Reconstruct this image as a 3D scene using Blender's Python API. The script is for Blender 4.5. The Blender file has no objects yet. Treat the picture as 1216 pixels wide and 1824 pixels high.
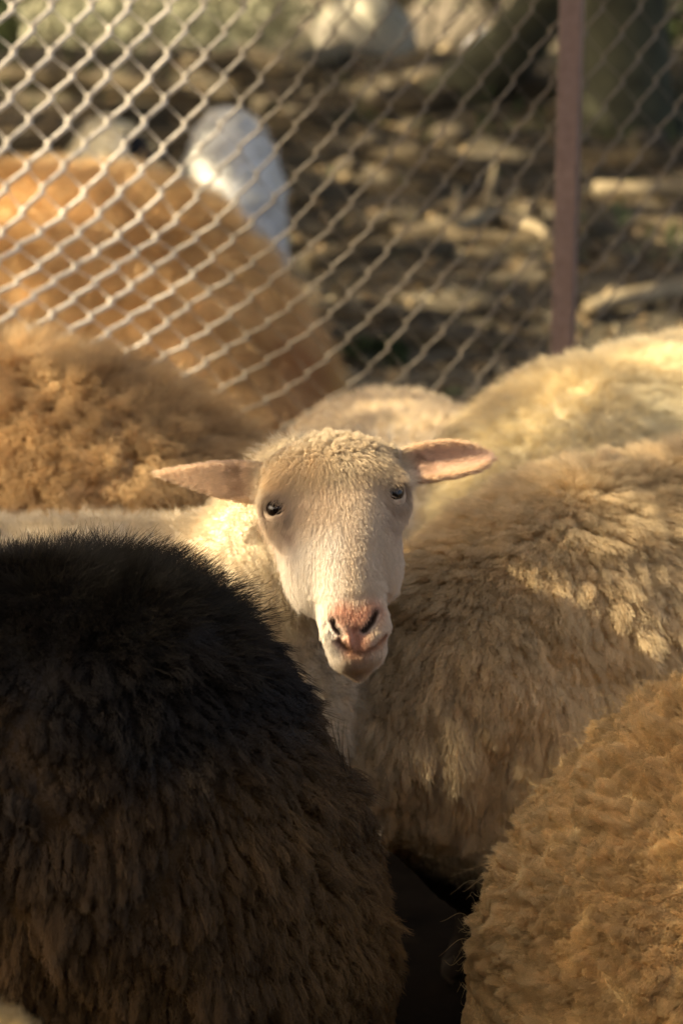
import bpy, math, random, time
import numpy as np
from mathutils import Vector, kdtree
T0 = time.time()
rng = np.random.default_rng(7)
random.seed(7)
SC = bpy.context.scene
COL = SC.collection

# ------------------------------------------------------------------ camera
H = 1.42
PITCH = math.radians(13.5)
FOCAL, SENS = 85.0, 24.0
cam_d = bpy.data.cameras.new('camera')
cam = bpy.data.objects.new('camera', cam_d)
COL.objects.link(cam)
cam.location = (0, 0, H)
cam.rotation_euler = (math.pi / 2 - PITCH, 0, 0)
cam_d.sensor_fit = 'HORIZONTAL'
cam_d.sensor_width = SENS
cam_d.lens = FOCAL
cam_d.clip_end = 300
cam_d.dof.use_dof = True
cam_d.dof.focus_distance = 2.58
cam_d.dof.aperture_fstop = 4.6
cam_d.dof.aperture_blades = 0
SC.camera = cam

# ------------------------------------------------------------------ light
TO_SUN = Vector((-0.76, -0.13, 0.63)).normalized()
SUN_EL = math.asin(TO_SUN.z)
SUN_AZ = math.atan2(TO_SUN.x, TO_SUN.y)
w = bpy.data.worlds.new('World')
SC.world = w
w.use_nodes = True
nt = w.node_tree
nt.nodes.clear()
sky = nt.nodes.new('ShaderNodeTexSky')
sky.sky_type = 'NISHITA'
sky.sun_disc = False
sky.sun_elevation = SUN_EL
sky.sun_rotation = SUN_AZ
sky.air_density = 0.45
sky.dust_density = 5.0
sky.ozone_density = 0.0
bg = nt.nodes.new('ShaderNodeBackground')
bg.inputs[1].default_value = 0.15
wo = nt.nodes.new('ShaderNodeOutputWorld')
nt.links.new(sky.outputs[0], bg.inputs[0])
nt.links.new(bg.outputs[0], wo.inputs[0])
sl = bpy.data.lights.new('sun', 'SUN')
sun = bpy.data.objects.new('sun', sl)
COL.objects.link(sun)
sl.energy = 2.9
sl.angle = math.radians(0.53)
sl.color = (1.0, 0.90, 0.76)
sun.rotation_euler = TO_SUN.to_track_quat('Z', 'Y').to_euler()
SC.view_settings.view_transform = 'Standard'
SC.view_settings.look = 'None'
SC.view_settings.exposure = 2.2
SC.view_settings.gamma = 1.0
SC.view_settings.use_white_balance = True      # camera set for shade: a warm picture
SC.view_settings.white_balance_temperature = 8100
SC.view_settings.white_balance_tint = 6
SC.render.engine = 'CYCLES'
cy = SC.cycles
cy.max_bounces = 6
cy.diffuse_bounces = 4
cy.glossy_bounces = 2
cy.transmission_bounces = 4
cy.transparent_max_bounces = 8
cy.sample_clamp_indirect = 4
cy.sample_clamp_direct = 12
cy.use_denoising = True
try:
    cy.denoiser = 'OPENIMAGEDENOISE'
except Exception:
    pass
SC.cycles_curves.shape = 'RIBBONS'

# ------------------------------------------------------------------ helpers
R_ = np.array([1.0, 0, 0])
U_ = np.array([0, math.sin(PITCH), math.cos(PITCH)])
F_ = np.array([0, math.cos(PITCH), -math.sin(PITCH)])
CAM = np.array([0, 0, H])
PX = SENS / FOCAL / 1216.0


def P(px, py, d):
    """a point of the place, surveyed: column, row, and distance in metres along the viewing axis"""
    return CAM + F_ * d + R_ * ((px - 608) * PX * d) + U_ * ((912 - py) * PX * d)


def at_y(px, py, y):
    r = F_ + R_ * ((px - 608) * PX) + U_ * ((912 - py) * PX)
    return CAM + r * (y / r[1])


def project(p):
    q = p - CAM
    d = q @ F_
    return 608 + (q @ R_) / d / PX, 912 - (q @ U_) / d / PX, d


def tag(o, label=None, cat=None, group=None, kind=None):
    if label: o['label'] = label
    if cat: o['category'] = cat
    if group: o['group'] = group
    if kind: o['kind'] = kind
    return o


def empty(name, loc):
    o = bpy.data.objects.new(name, None)
    COL.objects.link(o)
    o.location = loc
    o.empty_display_size = 0.1
    return o


def mesh_obj(name, V, Fc, mat, parent=None, smooth=True, colors=None):
    me = bpy.data.meshes.new(name)
    V = np.asarray(V, dtype=np.float32)
    if isinstance(Fc, np.ndarray):
        n, k = Fc.shape
        me.vertices.add(len(V))
        me.vertices.foreach_set('co', V.ravel())
        me.loops.add(n * k)
        me.loops.foreach_set('vertex_index', Fc.astype(np.int32).ravel())
        me.polygons.add(n)
        me.polygons.foreach_set('loop_start', np.arange(0, n * k, k, dtype=np.int32))
        me.polygons.foreach_set('loop_total', np.full(n, k, dtype=np.int32))
        me.update(calc_edges=True)
    else:
        me.from_pydata([tuple(v) for v in V], [], Fc)
    me.polygons.foreach_set('use_smooth', np.full(len(me.polygons), smooth, dtype=bool))
    if colors is not None:
        a = me.attributes.new('tint', 'FLOAT_COLOR', 'POINT')
        c = np.ones((len(V), 4), dtype=np.float32)
        c[:, :3] = colors
        a.data.foreach_set('color', c.ravel())
    me.validate()
    if mat: me.materials.append(mat)
    o = bpy.data.objects.new(name, me)
    COL.objects.link(o)
    if parent is not None:
        o.parent = parent
        o.location = -Vector(parent.location)
    return o


def hash3(i, j, k, s):
    with np.errstate(over='ignore'):
        h = (i.astype(np.int64) * 374761393 + j.astype(np.int64) * 668265263 + k.astype(np.int64) * 2147483647 + s * 974711) & 0xffffffff
        h = ((h ^ (h >> 13)) * 1274126177) & 0xffffffff
        h = (h ^ (h >> 16)) & 0xffffff
    return h / float(0xffffff)


def vnoise(p, s=0):
    """value noise in -1..1"""
    i = np.floor(p).astype(np.int64)
    f = p - i
    f = f * f * (3 - 2 * f)
    r = 0
    for a in (0, 1):
        for b in (0, 1):
            for c in (0, 1):
                wgt = (f[..., 0] if a else 1 - f[..., 0]) * (f[..., 1] if b else 1 - f[..., 1]) * (f[..., 2] if c else 1 - f[..., 2])
                r = r + wgt * hash3(i[..., 0] + a, i[..., 1] + b, i[..., 2] + c, s)
    return r * 2 - 1


def fbm(p, s=0, o=3):
    r = 0; a = 1; t = 0
    for k in range(o):
        r = r + a * vnoise(p * (2 ** k), s + k * 17); t += a; a *= 0.5
    return r / t


def nm(v):
    return v / np.maximum(np.linalg.norm(v, axis=-1, keepdims=True), 1e-9)

# ------------------------------------------------------------------ materials


def new_mat(name):
    m = bpy.data.materials.new(name)
    m.use_nodes = True
    n = m.node_tree.nodes
    n.clear()
    out = n.new('ShaderNodeOutputMaterial')
    return m, n, m.node_tree.links, out


def simple_mat(name, col, rough=0.8, spec=0.2, noise=None, col2=None, bump=0.0, metallic=0.0, coat=0.0, detail=6):
    m, n, l, out = new_mat(name)
    b = n.new('ShaderNodeBsdfPrincipled')
    b.inputs['Base Color'].default_value = (*col, 1)
    b.inputs['Roughness'].default_value = rough
    b.inputs['Specular IOR Level'].default_value = spec
    b.inputs['Metallic'].default_value = metallic
    b.inputs['Coat Weight'].default_value = coat
    l.new(b.outputs[0], out.inputs[0])
    if noise:
        tc = n.new('ShaderNodeTexCoord')
        nz = n.new('ShaderNodeTexNoise')
        nz.inputs['Scale'].default_value = noise
        nz.inputs['Detail'].default_value = detail
        nz.inputs['Roughness'].default_value = 0.65
        l.new(tc.outputs['Object'], nz.inputs['Vector'])
        if col2:
            cr = n.new('ShaderNodeValToRGB')
            cr.color_ramp.elements[0].position = 0.35
            cr.color_ramp.elements[1].position = 0.65
            cr.color_ramp.elements[0].color = (*col, 1)
            cr.color_ramp.elements[1].color = (*col2, 1)
            l.new(nz.outputs['Fac'], cr.inputs[0])
            l.new(cr.outputs[0], b.inputs['Base Color'])
        if bump:
            bp = n.new('ShaderNodeBump')
            bp.inputs['Strength'].default_value = 1
            bp.inputs['Distance'].default_value = bump
            l.new(nz.outputs['Fac'], bp.inputs['Height'])
            l.new(bp.outputs[0], b.inputs['Normal'])
    return m


def tint_mat(name, rough=0.75, spec=0.25, bump=0.0, bscale=300, sss=0.0):
    m, n, l, out = new_mat(name)
    b = n.new('ShaderNodeBsdfPrincipled')
    a = n.new('ShaderNodeAttribute')
    a.attribute_name = 'tint'
    l.new(a.outputs['Color'], b.inputs['Base Color'])
    b.inputs['Roughness'].default_value = rough
    b.inputs['Specular IOR Level'].default_value = spec
    l.new(b.outputs[0], out.inputs[0])
    if bump:
        tc = n.new('ShaderNodeTexCoord')
        nz = n.new('ShaderNodeTexNoise')
        nz.inputs['Scale'].default_value = bscale
        nz.inputs['Detail'].default_value = 4
        l.new(tc.outputs['Object'], nz.inputs['Vector'])
        bp = n.new('ShaderNodeBump')
        bp.inputs['Distance'].default_value = bump
        l.new(nz.outputs['Fac'], bp.inputs['Height'])
        l.new(bp.outputs[0], b.inputs['Normal'])
    return m


def wool_mat(name, trans=0.35, gloss=0.05, rough=0.4):
    """fibre: diffuse, a little light through it, a faint sheen"""
    m, n, l, out = new_mat(name)
    a = n.new('ShaderNodeAttribute')
    a.attribute_name = 'tint'
    d = n.new('ShaderNodeBsdfDiffuse')
    t = n.new('ShaderNodeBsdfTranslucent')
    l.new(a.outputs['Color'], d.inputs[0])
    l.new(a.outputs['Color'], t.inputs[0])
    mx = n.new('ShaderNodeMixShader')
    mx.inputs[0].default_value = trans
    l.new(d.outputs[0], mx.inputs[1]); l.new(t.outputs[0], mx.inputs[2])
    g = n.new('ShaderNodeBsdfGlossy')
    g.inputs['Roughness'].default_value = rough
    mx2 = n.new('ShaderNodeMixShader')
    mx2.inputs[0].default_value = gloss
    l.new(mx.outputs[0], mx2.inputs[1]); l.new(g.outputs[0], mx2.inputs[2])
    l.new(mx2.outputs[0], out.inputs[0])
    return m


M_SKIN = tint_mat('sheep_skin', 0.85, 0.1, 0.0006, 250)
M_WOOL = wool_mat('wool_fibre', 0.30, 0.02, 0.5)
M_DARK = wool_mat('dark_wool_fibre', 0.15, 0.025, 0.45)
M_FACE = wool_mat('face_hair', 0.25, 0.03, 0.5)

# ------------------------------------------------------------------ implicit bodies


def surface_nets(F, xs, ys, zs):
    nx, ny, nz = F.shape
    inside = F < 0
    vsum = np.zeros((nx - 1, ny - 1, nz - 1, 3), dtype=np.float32)
    cnt = np.zeros((nx - 1, ny - 1, nz - 1), dtype=np.int16)
    faces_src = []
    axes = [xs, ys, zs]
    for ax in range(3):
        sl0 = [slice(None)] * 3; sl1 = [slice(None)] * 3
        sl0[ax] = slice(0, -1); sl1[ax] = slice(1, None)
        A = F[tuple(sl0)]; B = F[tuple(sl1)]
        idx = np.argwhere((A < 0) != (B < 0))
        if len(idx) == 0: continue
        a = A[tuple(idx.T)]; b = B[tuple(idx.T)]
        t = a / (a - b)
        pos = np.empty((len(idx), 3), dtype=np.float32)
        for k in range(3):
            g = axes[k]
            if k == ax: pos[:, k] = g[idx[:, k]] * (1 - t) + g[idx[:, k] + 1] * t
            else: pos[:, k] = g[idx[:, k]]
        o1, o2 = [k for k in range(3) if k != ax]
        ok = np.ones(len(idx), bool)
        for k in (o1, o2):
            ok &= (idx[:, k] > 0) & (idx[:, k] < F.shape[k] - 1)
        idx = idx[ok]; pos = pos[ok]; a = a[ok]
        cells = []
        for da, db in ((0, 0), (-1, 0), (-1, -1), (0, -1)):
            c = idx.copy(); c[:, o1] += da; c[:, o2] += db
            np.add.at(vsum, tuple(c.T), pos)
            np.add.at(cnt, tuple(c.T), 1)
            cells.append(c)
        faces_src.append((cells, a < 0, ax))
    used = cnt > 0
    vid = -np.ones(cnt.shape, dtype=np.int64)
    vid[used] = np.arange(used.sum())
    V = vsum[used] / cnt[used][:, None]
    Fs = []
    for cells, neg, ax in faces_src:
        q = np.stack([vid[tuple(c.T)] for c in cells], 1)
        flip = neg if ax != 1 else ~neg
        q[~flip] = q[~flip][:, ::-1]
        Fs.append(q)
    return V, np.concatenate(Fs)


def smin(a, b, k):
    h = np.clip(0.5 + 0.5 * (b - a) / k, 0, 1)
    return b * (1 - h) + a * h - k * h * (1 - h)


def smax(a, b, k):
    return -smin(-a, -b, k)


def sd_ell(p, c, r, R=None):
    q = p - np.asarray(c, dtype=np.float32)
    if R is not None: q = q @ np.asarray(R, dtype=np.float32).T
    r = np.asarray(r, dtype=np.float32)
    k0 = np.linalg.norm(q / r, axis=-1)
    k1 = np.linalg.norm(q / (r * r), axis=-1)
    return k0 * (k0 - 1) / np.maximum(k1, 1e-6)


def sd_cone(p, a, b, ra, rb):
    a = np.asarray(a, dtype=np.float32); b = np.asarray(b, dtype=np.float32)
    ab = b - a
    t = np.clip(((p - a) @ ab) / (ab @ ab), 0, 1)
    return np.linalg.norm(p - a - t[..., None] * ab, axis=-1) - (ra + (rb - ra) * t)


def grid_axis(lo, hi, step, fine=None):
    if not fine: return np.arange(lo, hi + step, step, dtype=np.float32)
    f0, f1, fs = fine
    out = [lo]
    while out[-1] < hi:
        x = out[-1]
        s = fs if (f0 <= x <= f1) else min(step, fs + 0.25 * max(f0 - x, x - f1, 0))
        out.append(x + s)
    return np.array(out, dtype=np.float32)


def mesh_implicit(fn, lo, hi, step, fine=None):
    ax = [grid_axis(lo[k], hi[k], step, fine[k] if fine else None) for k in range(3)]
    F = np.empty([len(a) for a in ax], dtype=np.float32)
    Yg, Zg = np.meshgrid(ax[1], ax[2], indexing='ij')
    CH = max(1, int(400000 / Yg.size))
    for i in range(0, len(ax[0]), CH):
        xs = ax[0][i:i + CH]
        p = np.empty((len(xs),) + Yg.shape + (3,), dtype=np.float32)
        p[..., 0] = xs[:, None, None]; p[..., 1] = Yg; p[..., 2] = Zg
        F[i:i + CH] = fn(p)
    F[0] = F[-1] = 1; F[:, 0] = F[:, -1] = 1; F[:, :, 0] = F[:, :, -1] = 1
    return surface_nets(F, *ax)


def face_data(V, Q):
    a, b, c, d = V[Q[:, 0]], V[Q[:, 1]], V[Q[:, 2]], V[Q[:, 3]]
    n = np.cross(c - a, d - b)
    area = np.linalg.norm(n, axis=1) * 0.5
    return n, area


def vert_normals(V, Q):
    n, _ = face_data(V, Q)
    N = np.zeros_like(V)
    for k in range(4): np.add.at(N, Q[:, k], n)
    return nm(N)


def rotz(p, a):
    c, s = math.cos(a), math.sin(a)
    return np.stack([p[..., 0] * c - p[..., 1] * s, p[..., 0] * s + p[..., 1] * c, p[..., 2]], -1)


class Body:
    """an animal's body: implicit surface in its own frame (x forward, feet at z=0), meshed in world space"""
    def __init__(s, loc, yaw, sc=1.0):
        s.loc = np.array(loc, float); s.yaw = yaw; s.sc = sc

    def w2l(s, p):
        return rotz(p - s.loc, -s.yaw) / s.sc

    def l2w(s, p):
        return rotz(np.asarray(p, float) * s.sc, s.yaw) + s.loc


def std_sheep(h=0.80, L=1.0, W=0.46, neck=((0.50, 0, 0.66), (0.66, 0, 0.42)), head_dir=(0.5, 0, -0.86), rump=1.0, neck_r=(0.15, 0.085),
              extra=None, bump=0.008, bs=14.0, seed=1):
    """local-frame implicit of a whole fleece-covered sheep standing"""
    hl = L / 2
    zc = h - 0.215
    def fn(q):
        f = sd_ell(q, (-0.02, 0, zc), (hl * 0.98, W / 2, 0.215))
        f = smin(f, sd_ell(q, (-hl * 0.52, 0, zc - 0.005), (hl * 0.52, W / 2 * 0.97 * rump, 0.215)), 0.10)
        f = smin(f, sd_ell(q, (hl * 0.50, 0, zc - 0.01), (hl * 0.48, W / 2 * 0.90, 0.21)), 0.10)
        n0, n1 = np.array(neck[0]), np.array(neck[1])
        f = smin(f, sd_cone(q, n0 - np.array([0.12, 0, 0.08]), n1, neck_r[0], neck_r[1]), 0.10)
        hd = np.array(head_dir) / np.linalg.norm(head_dir)
        f = smin(f, sd_cone(q, n1 + hd * 0.02, n1 + hd * 0.20, 0.078, 0.040), 0.03)
        side = np.array([0, 1, 0])
        for sg in (-1, 1):
            e0 = n1 + side * sg * 0.06
            f = smin(f, sd_ell(q, e0 + side * sg * 0.06 , (0.02, 0.075, 0.035)), 0.02)
            for x, kx in ((hl * 0.62, -0.02), (-hl * 0.66, 0.03)):
                y = sg * W * 0.26
                f = smin(f, sd_cone(q, (x, y, 0.42), (x + kx, y, 0.22), 0.085, 0.035), 0.06)
                f = smin(f, sd_cone(q, (x + kx, y, 0.24), (x, y, 0.05), 0.028, 0.022), 0.02)
                f = smin(f, sd_cone(q, (x + 0.01, y, 0.045), (x + 0.02, y, 0.022), 0.026, 0.032), 0.01)
        f = smin(f, sd_cone(q, (-hl * 0.93, 0, zc + 0.05), (-hl * 1.02, 0, zc - 0.16), 0.04, 0.025), 0.04)
        if extra: f = extra(q, f)
        if bump: f = f + bump * fbm(q * bs, seed, 2)
        return f
    return fn


def build_body(B, fn, step=0.013, fine=None, pad=0.75, lohi=None):
    lo, hi = lohi if lohi else (B.loc + [-pad, -pad, 0.001], B.loc + [pad, pad, 1.15])
    return mesh_implicit(lambda p: fn(B.w2l(p)) * B.sc, lo, hi, step, fine)

# ------------------------------------------------------------------ fleece


def sample_surface(V, Q, N, n, weight=None, seed=0):
    r = np.random.default_rng(seed)
    _, area = face_data(V, Q)
    if weight is not None:
        area = area * weight(V[Q].mean(1), N[Q].mean(1))
    cdf = np.cumsum(area); tot = cdf[-1]
    f = np.searchsorted(cdf, r.random(n) * tot)
    f = np.minimum(f, len(Q) - 1)
    u, v = r.random(n), r.random(n)
    q = Q[f]
    w_ = np.stack([(1 - u) * (1 - v), u * (1 - v), u * v, (1 - u) * v], 1)[..., None]
    p = (V[q] * w_).sum(1)
    nn = nm((N[q] * w_).sum(1))
    return p, nn


def view_weight(margin=120, back=0.04):
    def f(c, n):
        x, y, d = project(c)
        inn = (x > -margin) & (x < 1216 + margin) & (y > -margin) & (y < 1824 + margin)
        fac = (nm(CAM - c) * n).sum(1) > -0.45
        return np.where(inn & fac, 1.0, back)
    return f


def fleece(name, parent, mat, V, Q, N, n, length, radius, color, seed=1, K=6, clumps=0, pull=0.6, hollow=0.5, crad=0.02, stretch=(1, 1, 1),
           flow=(0, 0, -1), droop=0.4, curl=0.0, curl_n=2.0, frizz=0.15, weight=None, lenfn=None, jitter=0.25, lean=None, tipmul=0.25,
           clump_jit=0.3, grow=1.0):
    r = np.random.default_rng(seed)
    W_ = weight or view_weight()
    p, nn = sample_surface(V, Q, N, n, W_, seed)
    if callable(flow): fl = flow(p, nn)
    else: fl = np.tile(np.array(flow, float), (n, 1))
    fl = fl - (fl * nn).sum(1)[:, None] * nn
    L = length * (1 + jitter * (r.random(n) * 2 - 1))
    if lenfn is not None: L = L * lenfn(p, nn)
    L = L * np.clip((p[:, 2] - 0.24) / 0.12, 0.10, 1)     # legs are short haired
    cid = None
    if clumps:
        cp, cn = sample_surface(V, Q, N, clumps, W_, seed + 5)
        S = np.array(stretch, float)
        kd = kdtree.KDTree(clumps)
        cs = cp * S
        for i in range(clumps): kd.insert(cs[i], i)
        kd.balance()
        ps = p * S + r.normal(0, 0.0008, p.shape)
        cid = np.empty(n, dtype=np.int64); dist = np.empty(n)
        find = kd.find
        for i in range(n):
            _, j, dd = find(ps[i])
            cid[i] = j; dist[i] = dd
        x = np.clip(dist / crad, 0, 1)
        L = L * (1 - hollow * x * x)
        cj = r.normal(0, clump_jit, (clumps, 3))
        cflow = (flow(cp, cn) if callable(flow) else np.tile(np.array(flow, float), (clumps, 1)))
        cflow = nm(cflow - (cflow * cn).sum(1)[:, None] * cn)
        cdir = nm(cn * grow + cflow * droop + cj)
        clen = length * (1 + 0.25 * (r.random(clumps) * 2 - 1))
        if lenfn is not None: clen = clen * lenfn(cp, cn)
        L = L * (0.85 + 0.3 * hash3(cid, cid * 3 + 1, cid * 7 + 2, seed))
    d0 = nm(nn * grow + r.normal(0, frizz, (n, 3)))
    fn_ = nm(fl)
    t = np.linspace(0, 1, K)
    pts = np.empty((n, K, 3), dtype=np.float32)
    ph = r.random(n) * 2 * math.pi
    if clumps:
        ph = hash3(cid, cid + 1, cid + 2, seed + 3) * 2 * math.pi + r.normal(0, 0.5, n)
    ax1 = nm(np.cross(nn, fn_ + 1e-4)); ax2 = fn_
    wob = r.normal(0, 1, (n, 3))
    for k in range(K):
        tk = t[k]
        q = p + d0 * (L * tk)[:, None] + fn_ * (L * droop * tk * tk)[:, None]
        if clumps:
            c = cp[cid] + cdir[cid] * (clen[cid] * tk)[:, None] * (L / np.maximum(clen[cid], 1e-6))[:, None]
            wgt = pull * tk ** 0.8
            q = q * (1 - wgt) + c * wgt
        if curl:
            a = ph + curl_n * 2 * math.pi * tk
            q = q + (ax1 * np.cos(a)[:, None] + ax2 * np.sin(a)[:, None]) * (curl * tk ** 0.7)
        q = q + wob * (frizz * 0.25 * L * tk * tk)[:, None]
        pts[:, k] = q
    hc = bpy.data.hair_curves.new(name)
    hc.add_curves([K] * n)
    hc.attributes['position'].data.foreach_set('vector', pts.ravel()) if 'position' in hc.attributes else hc.points.foreach_set('position', pts.ravel())
    ra = hc.attributes.get('radius') or hc.attributes.new('radius', 'FLOAT', 'POINT')
    rr = radius * (1 - (1 - tipmul) * t ** 1.5)
    rad = (np.tile(rr, (n, 1)) * (0.8 + 0.4 * r.random(n))[:, None]).astype(np.float32)
    ra.data.foreach_set('value', rad.ravel())
    cc = np.ones((n, 4), dtype=np.float32)
    cc[:, :3] = np.clip(color(p, nn, r, cid), 0.001, 0.95)
    ca = hc.attributes.new('tint', 'FLOAT_COLOR', 'CURVE')
    ca.data.foreach_set('color', cc.ravel())
    hc.materials.append(mat)
    o = bpy.data.objects.new(name, hc)
    COL.objects.link(o)
    o.parent = parent
    o.location = -Vector(parent.location)
    return o


def wool_color(base, base2, sc=9.0, seed=3, rnd=0.10, top=None):
    base, base2 = np.array(base), np.array(base2)
    def f(p, nn, r=None, cid=None):
        m = np.clip(0.5 + 0.8 * fbm(p * sc, seed, 3), 0, 1)[:, None]
        c = (base * (1 - m) + base2 * m) * np.array([1.0, 0.92, 0.76])
        if top is not None:
            tz = np.clip(nn[:, 2] * 1.3 - 0.2, 0, 1)[:, None] * np.clip(0.7 + 0.6 * fbm(p * 14, seed + 9, 2), 0, 1)[:, None]
            c = c * (1 - tz) + np.array(top) * tz
        if cid is not None:
            c = c * (0.85 + 0.3 * hash3(cid, cid, cid, seed))[:, None]
        if r is not None:
            c = c * (1 + rnd * r.normal(0, 1, len(p)))[:, None]
        return c
    return f

QUAL = 1.0
DEBUG = False
#@@SHEEP
# ------------------------------------------------------------------ the flock
GROUPS = 'sheep crowded together in the pen'


def torso(hl, W, h, vr, rump=1.0, chest=0.92, q=None, rdrop=0.0, fdrop=0.0, rpow=1.6):
    if rdrop or fdrop:
        q = q.copy()
        q[..., 2] += rdrop * np.maximum(-q[..., 0] - 0.0, 0) ** rpow + fdrop * np.maximum(q[..., 0], 0) ** 1.6
    zc = h - vr
    f = sd_ell(q, (-0.02, 0, zc), (hl * 0.98, W / 2, vr))
    f = smin(f, sd_ell(q, (-hl * 0.50, 0, zc - 0.005), (hl * 0.50, W / 2 * 0.97 * rump, vr * 0.99)), 0.10)
    f = smin(f, sd_ell(q, (hl * 0.50, 0, zc - 0.01), (hl * 0.48, W / 2 * chest, vr * 0.96)), 0.10)
    return f


def legs(q, f, hl, W, zb=0.40):
    for sg in (-1, 1):
        for x, kx in ((hl * 0.60, -0.02), (-hl * 0.66, 0.03)):
            y = sg * W * 0.25
            f = smin(f, sd_cone(q, (x, y, zb), (x + kx, y, 0.21), 0.085, 0.034), 0.06)
            f = smin(f, sd_cone(q, (x + kx, y, 0.23), (x, y, 0.05), 0.027, 0.022), 0.02)
            f = smin(f, sd_cone(q, (x + 0.01, y, 0.045), (x + 0.02, y, 0.024), 0.026, 0.030), 0.01)
    return f


def plain_head(q, f, base, hd, s=1.0):
    hd = np.array(hd) / np.linalg.norm(hd)
    base = np.array(base)
    f = smin(f, sd_cone(q, base + hd * 0.01, base + hd * 0.19 * s, 0.080 * s, 0.042 * s), 0.03)
    up = np.cross(np.array([0, 1, 0]), hd)
    for sg in (-1, 1):
        f = smin(f, sd_ell(q, base + np.array([0, sg * 0.125 * s, 0.0]), (0.016, 0.075 * s, 0.030 * s)), 0.02)
    return f


def sheep_fn(hl, W, h, vr, neck, nr, hd, rump=1.0, chest=0.92, bump=0.008, bs=13, seed=1, hs=1.0, extra=None, rdrop=0.0, fdrop=0.0, rpow=1.6):
    def fn(q):
        f = torso(hl, W, h, vr, rump, chest, q, rdrop, fdrop, rpow)
        n0, n1 = np.array(neck[0]), np.array(neck[1])
        f = smin(f, sd_cone(q, n0, n1, nr[0], nr[1]), 0.10)
        f = plain_head(q, f, n1, hd, hs)
        f = legs(q, f, hl, W)
        f = smin(f, sd_cone(q, (-hl * 0.94, 0, h - vr + 0.02), (-hl * 1.0, 0, h - vr - 0.16), 0.035, 0.022), 0.04)
        if extra: f = extra(q, f)
        if bump: f = f + bump * fbm(q * bs, seed, 2)
        return f
    return fn


def billow(k, amp, seed, zt=None, pw=0.7):
    """parted fleece: puffy cells with thin creases between them"""
    def ex(q, f):
        m = (f > -0.05) & (f < 0.05) & (q[..., 2] > 0.28)
        g = f.copy()
        if m.any():
            p = q[m]
            wv = 0.02 * np.stack([vnoise(p * 9, seed + 3), vnoise(p * 9, seed + 4), vnoise(p * 9, seed + 5)], -1)
            h = np.abs(vnoise((p + wv) * np.array(k), seed)) ** pw
            h = 0.7 * h + 0.3 * np.abs(vnoise((p + wv) * np.array(k) * 2.1, seed + 8)) ** pw
            a = amp * (1 if zt is None else np.clip((zt - p[:, 2]) / 0.08, 0.15, 1))
            g[m] = f[m] + a * (0.5 - h)
        return g
    return ex


def puff(k, seed, lo=0.15, pw=0.5, zt=None):
    def fn(p, nn):
        wv = 0.015 * np.stack([vnoise(p * 11, seed + 3), vnoise(p * 11, seed + 4), vnoise(p * 11, seed + 5)], -1)
        h = np.minimum(np.abs(vnoise((p + wv) * np.array(k), seed)), 0.6 * np.abs(vnoise((p + wv) * np.array(k) * 1.7 + 5, seed + 8)) + 0.12)
        h = np.clip(h / 0.5, 0, 1) ** pw
        L = lo + (1 - lo) * h
        if zt is not None:
            m = np.clip((zt - p[:, 2]) / 0.08, 0, 1)
            L = L * m + (0.5 + 0.5 * L) * (1 - m)
        return L
    return fn


class Sheep:
    def __init__(s, name, label, loc, yaw, fn, color, skin_mat=M_SKIN, step=0.014, fine=None, sc=1.0, lohi=None, group=GROUPS, base_dark=0.8, pad=0.78, shrink=0.0):
        s.B = Body(loc, math.radians(yaw), sc)
        s.root = empty(name, loc)
        tag(s.root, label, 'sheep', group)
        f0 = fn
        if shrink: fn = lambda q: f0(q) + shrink * np.clip((q[..., 2] - 0.25) / 0.12, 0, 1)
        s.V, s.Q = build_body(s.B, fn, step, fine, pad, lohi)
        s.N = vert_normals(s.V, s.Q)
        s.color = color
        cols = np.clip(color(s.V, s.N) * base_dark, 0.001, 0.9)
        cols[s.V[:, 2] < loc[2] + 0.055] = (0.03, 0.022, 0.016)      # horn of the hooves
        s.body = mesh_obj('body', s.V, s.Q, skin_mat, s.root, True, cols)

    def wool(s, n, **k):
        k.setdefault('mat', M_WOOL)
        k.setdefault('color', s.color)
        nm_ = k.pop('name', 'fleece')
        if DEBUG: return
        return fleece(nm_, s.root, k.pop('mat'), s.V, s.Q, s.N, int(n * QUAL), k.pop('length'), k.pop('radius'), k.pop('color'), **k)

# ---- main sheep: body in profile behind the dark one, head turned to the viewer
HO = P(600, 893, 2.76)
def _basis():
    up = -0.150 * R_ + 0.985 * U_
    right = 0.985 * R_ + 0.150 * U_
    back = F_.copy()
    a = math.radians(9); up2 = up * math.cos(a) + back * math.sin(a); bk2 = back * math.cos(a) - up * math.sin(a)
    b = math.radians(6)
    r3 = right * math.cos(b) + bk2 * math.sin(b); o3 = -(bk2 * math.cos(b) - right * math.sin(b))
    return np.stack([r3, up2, o3])       # rows: x (viewer's right), y (towards crown), z (out of the face)
HB = _basis()
def h2w(p): return np.asarray(p) @ HB + HO
def w2h(p): return (p - HO.astype(p.dtype)) @ HB.T.astype(p.dtype)

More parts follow.
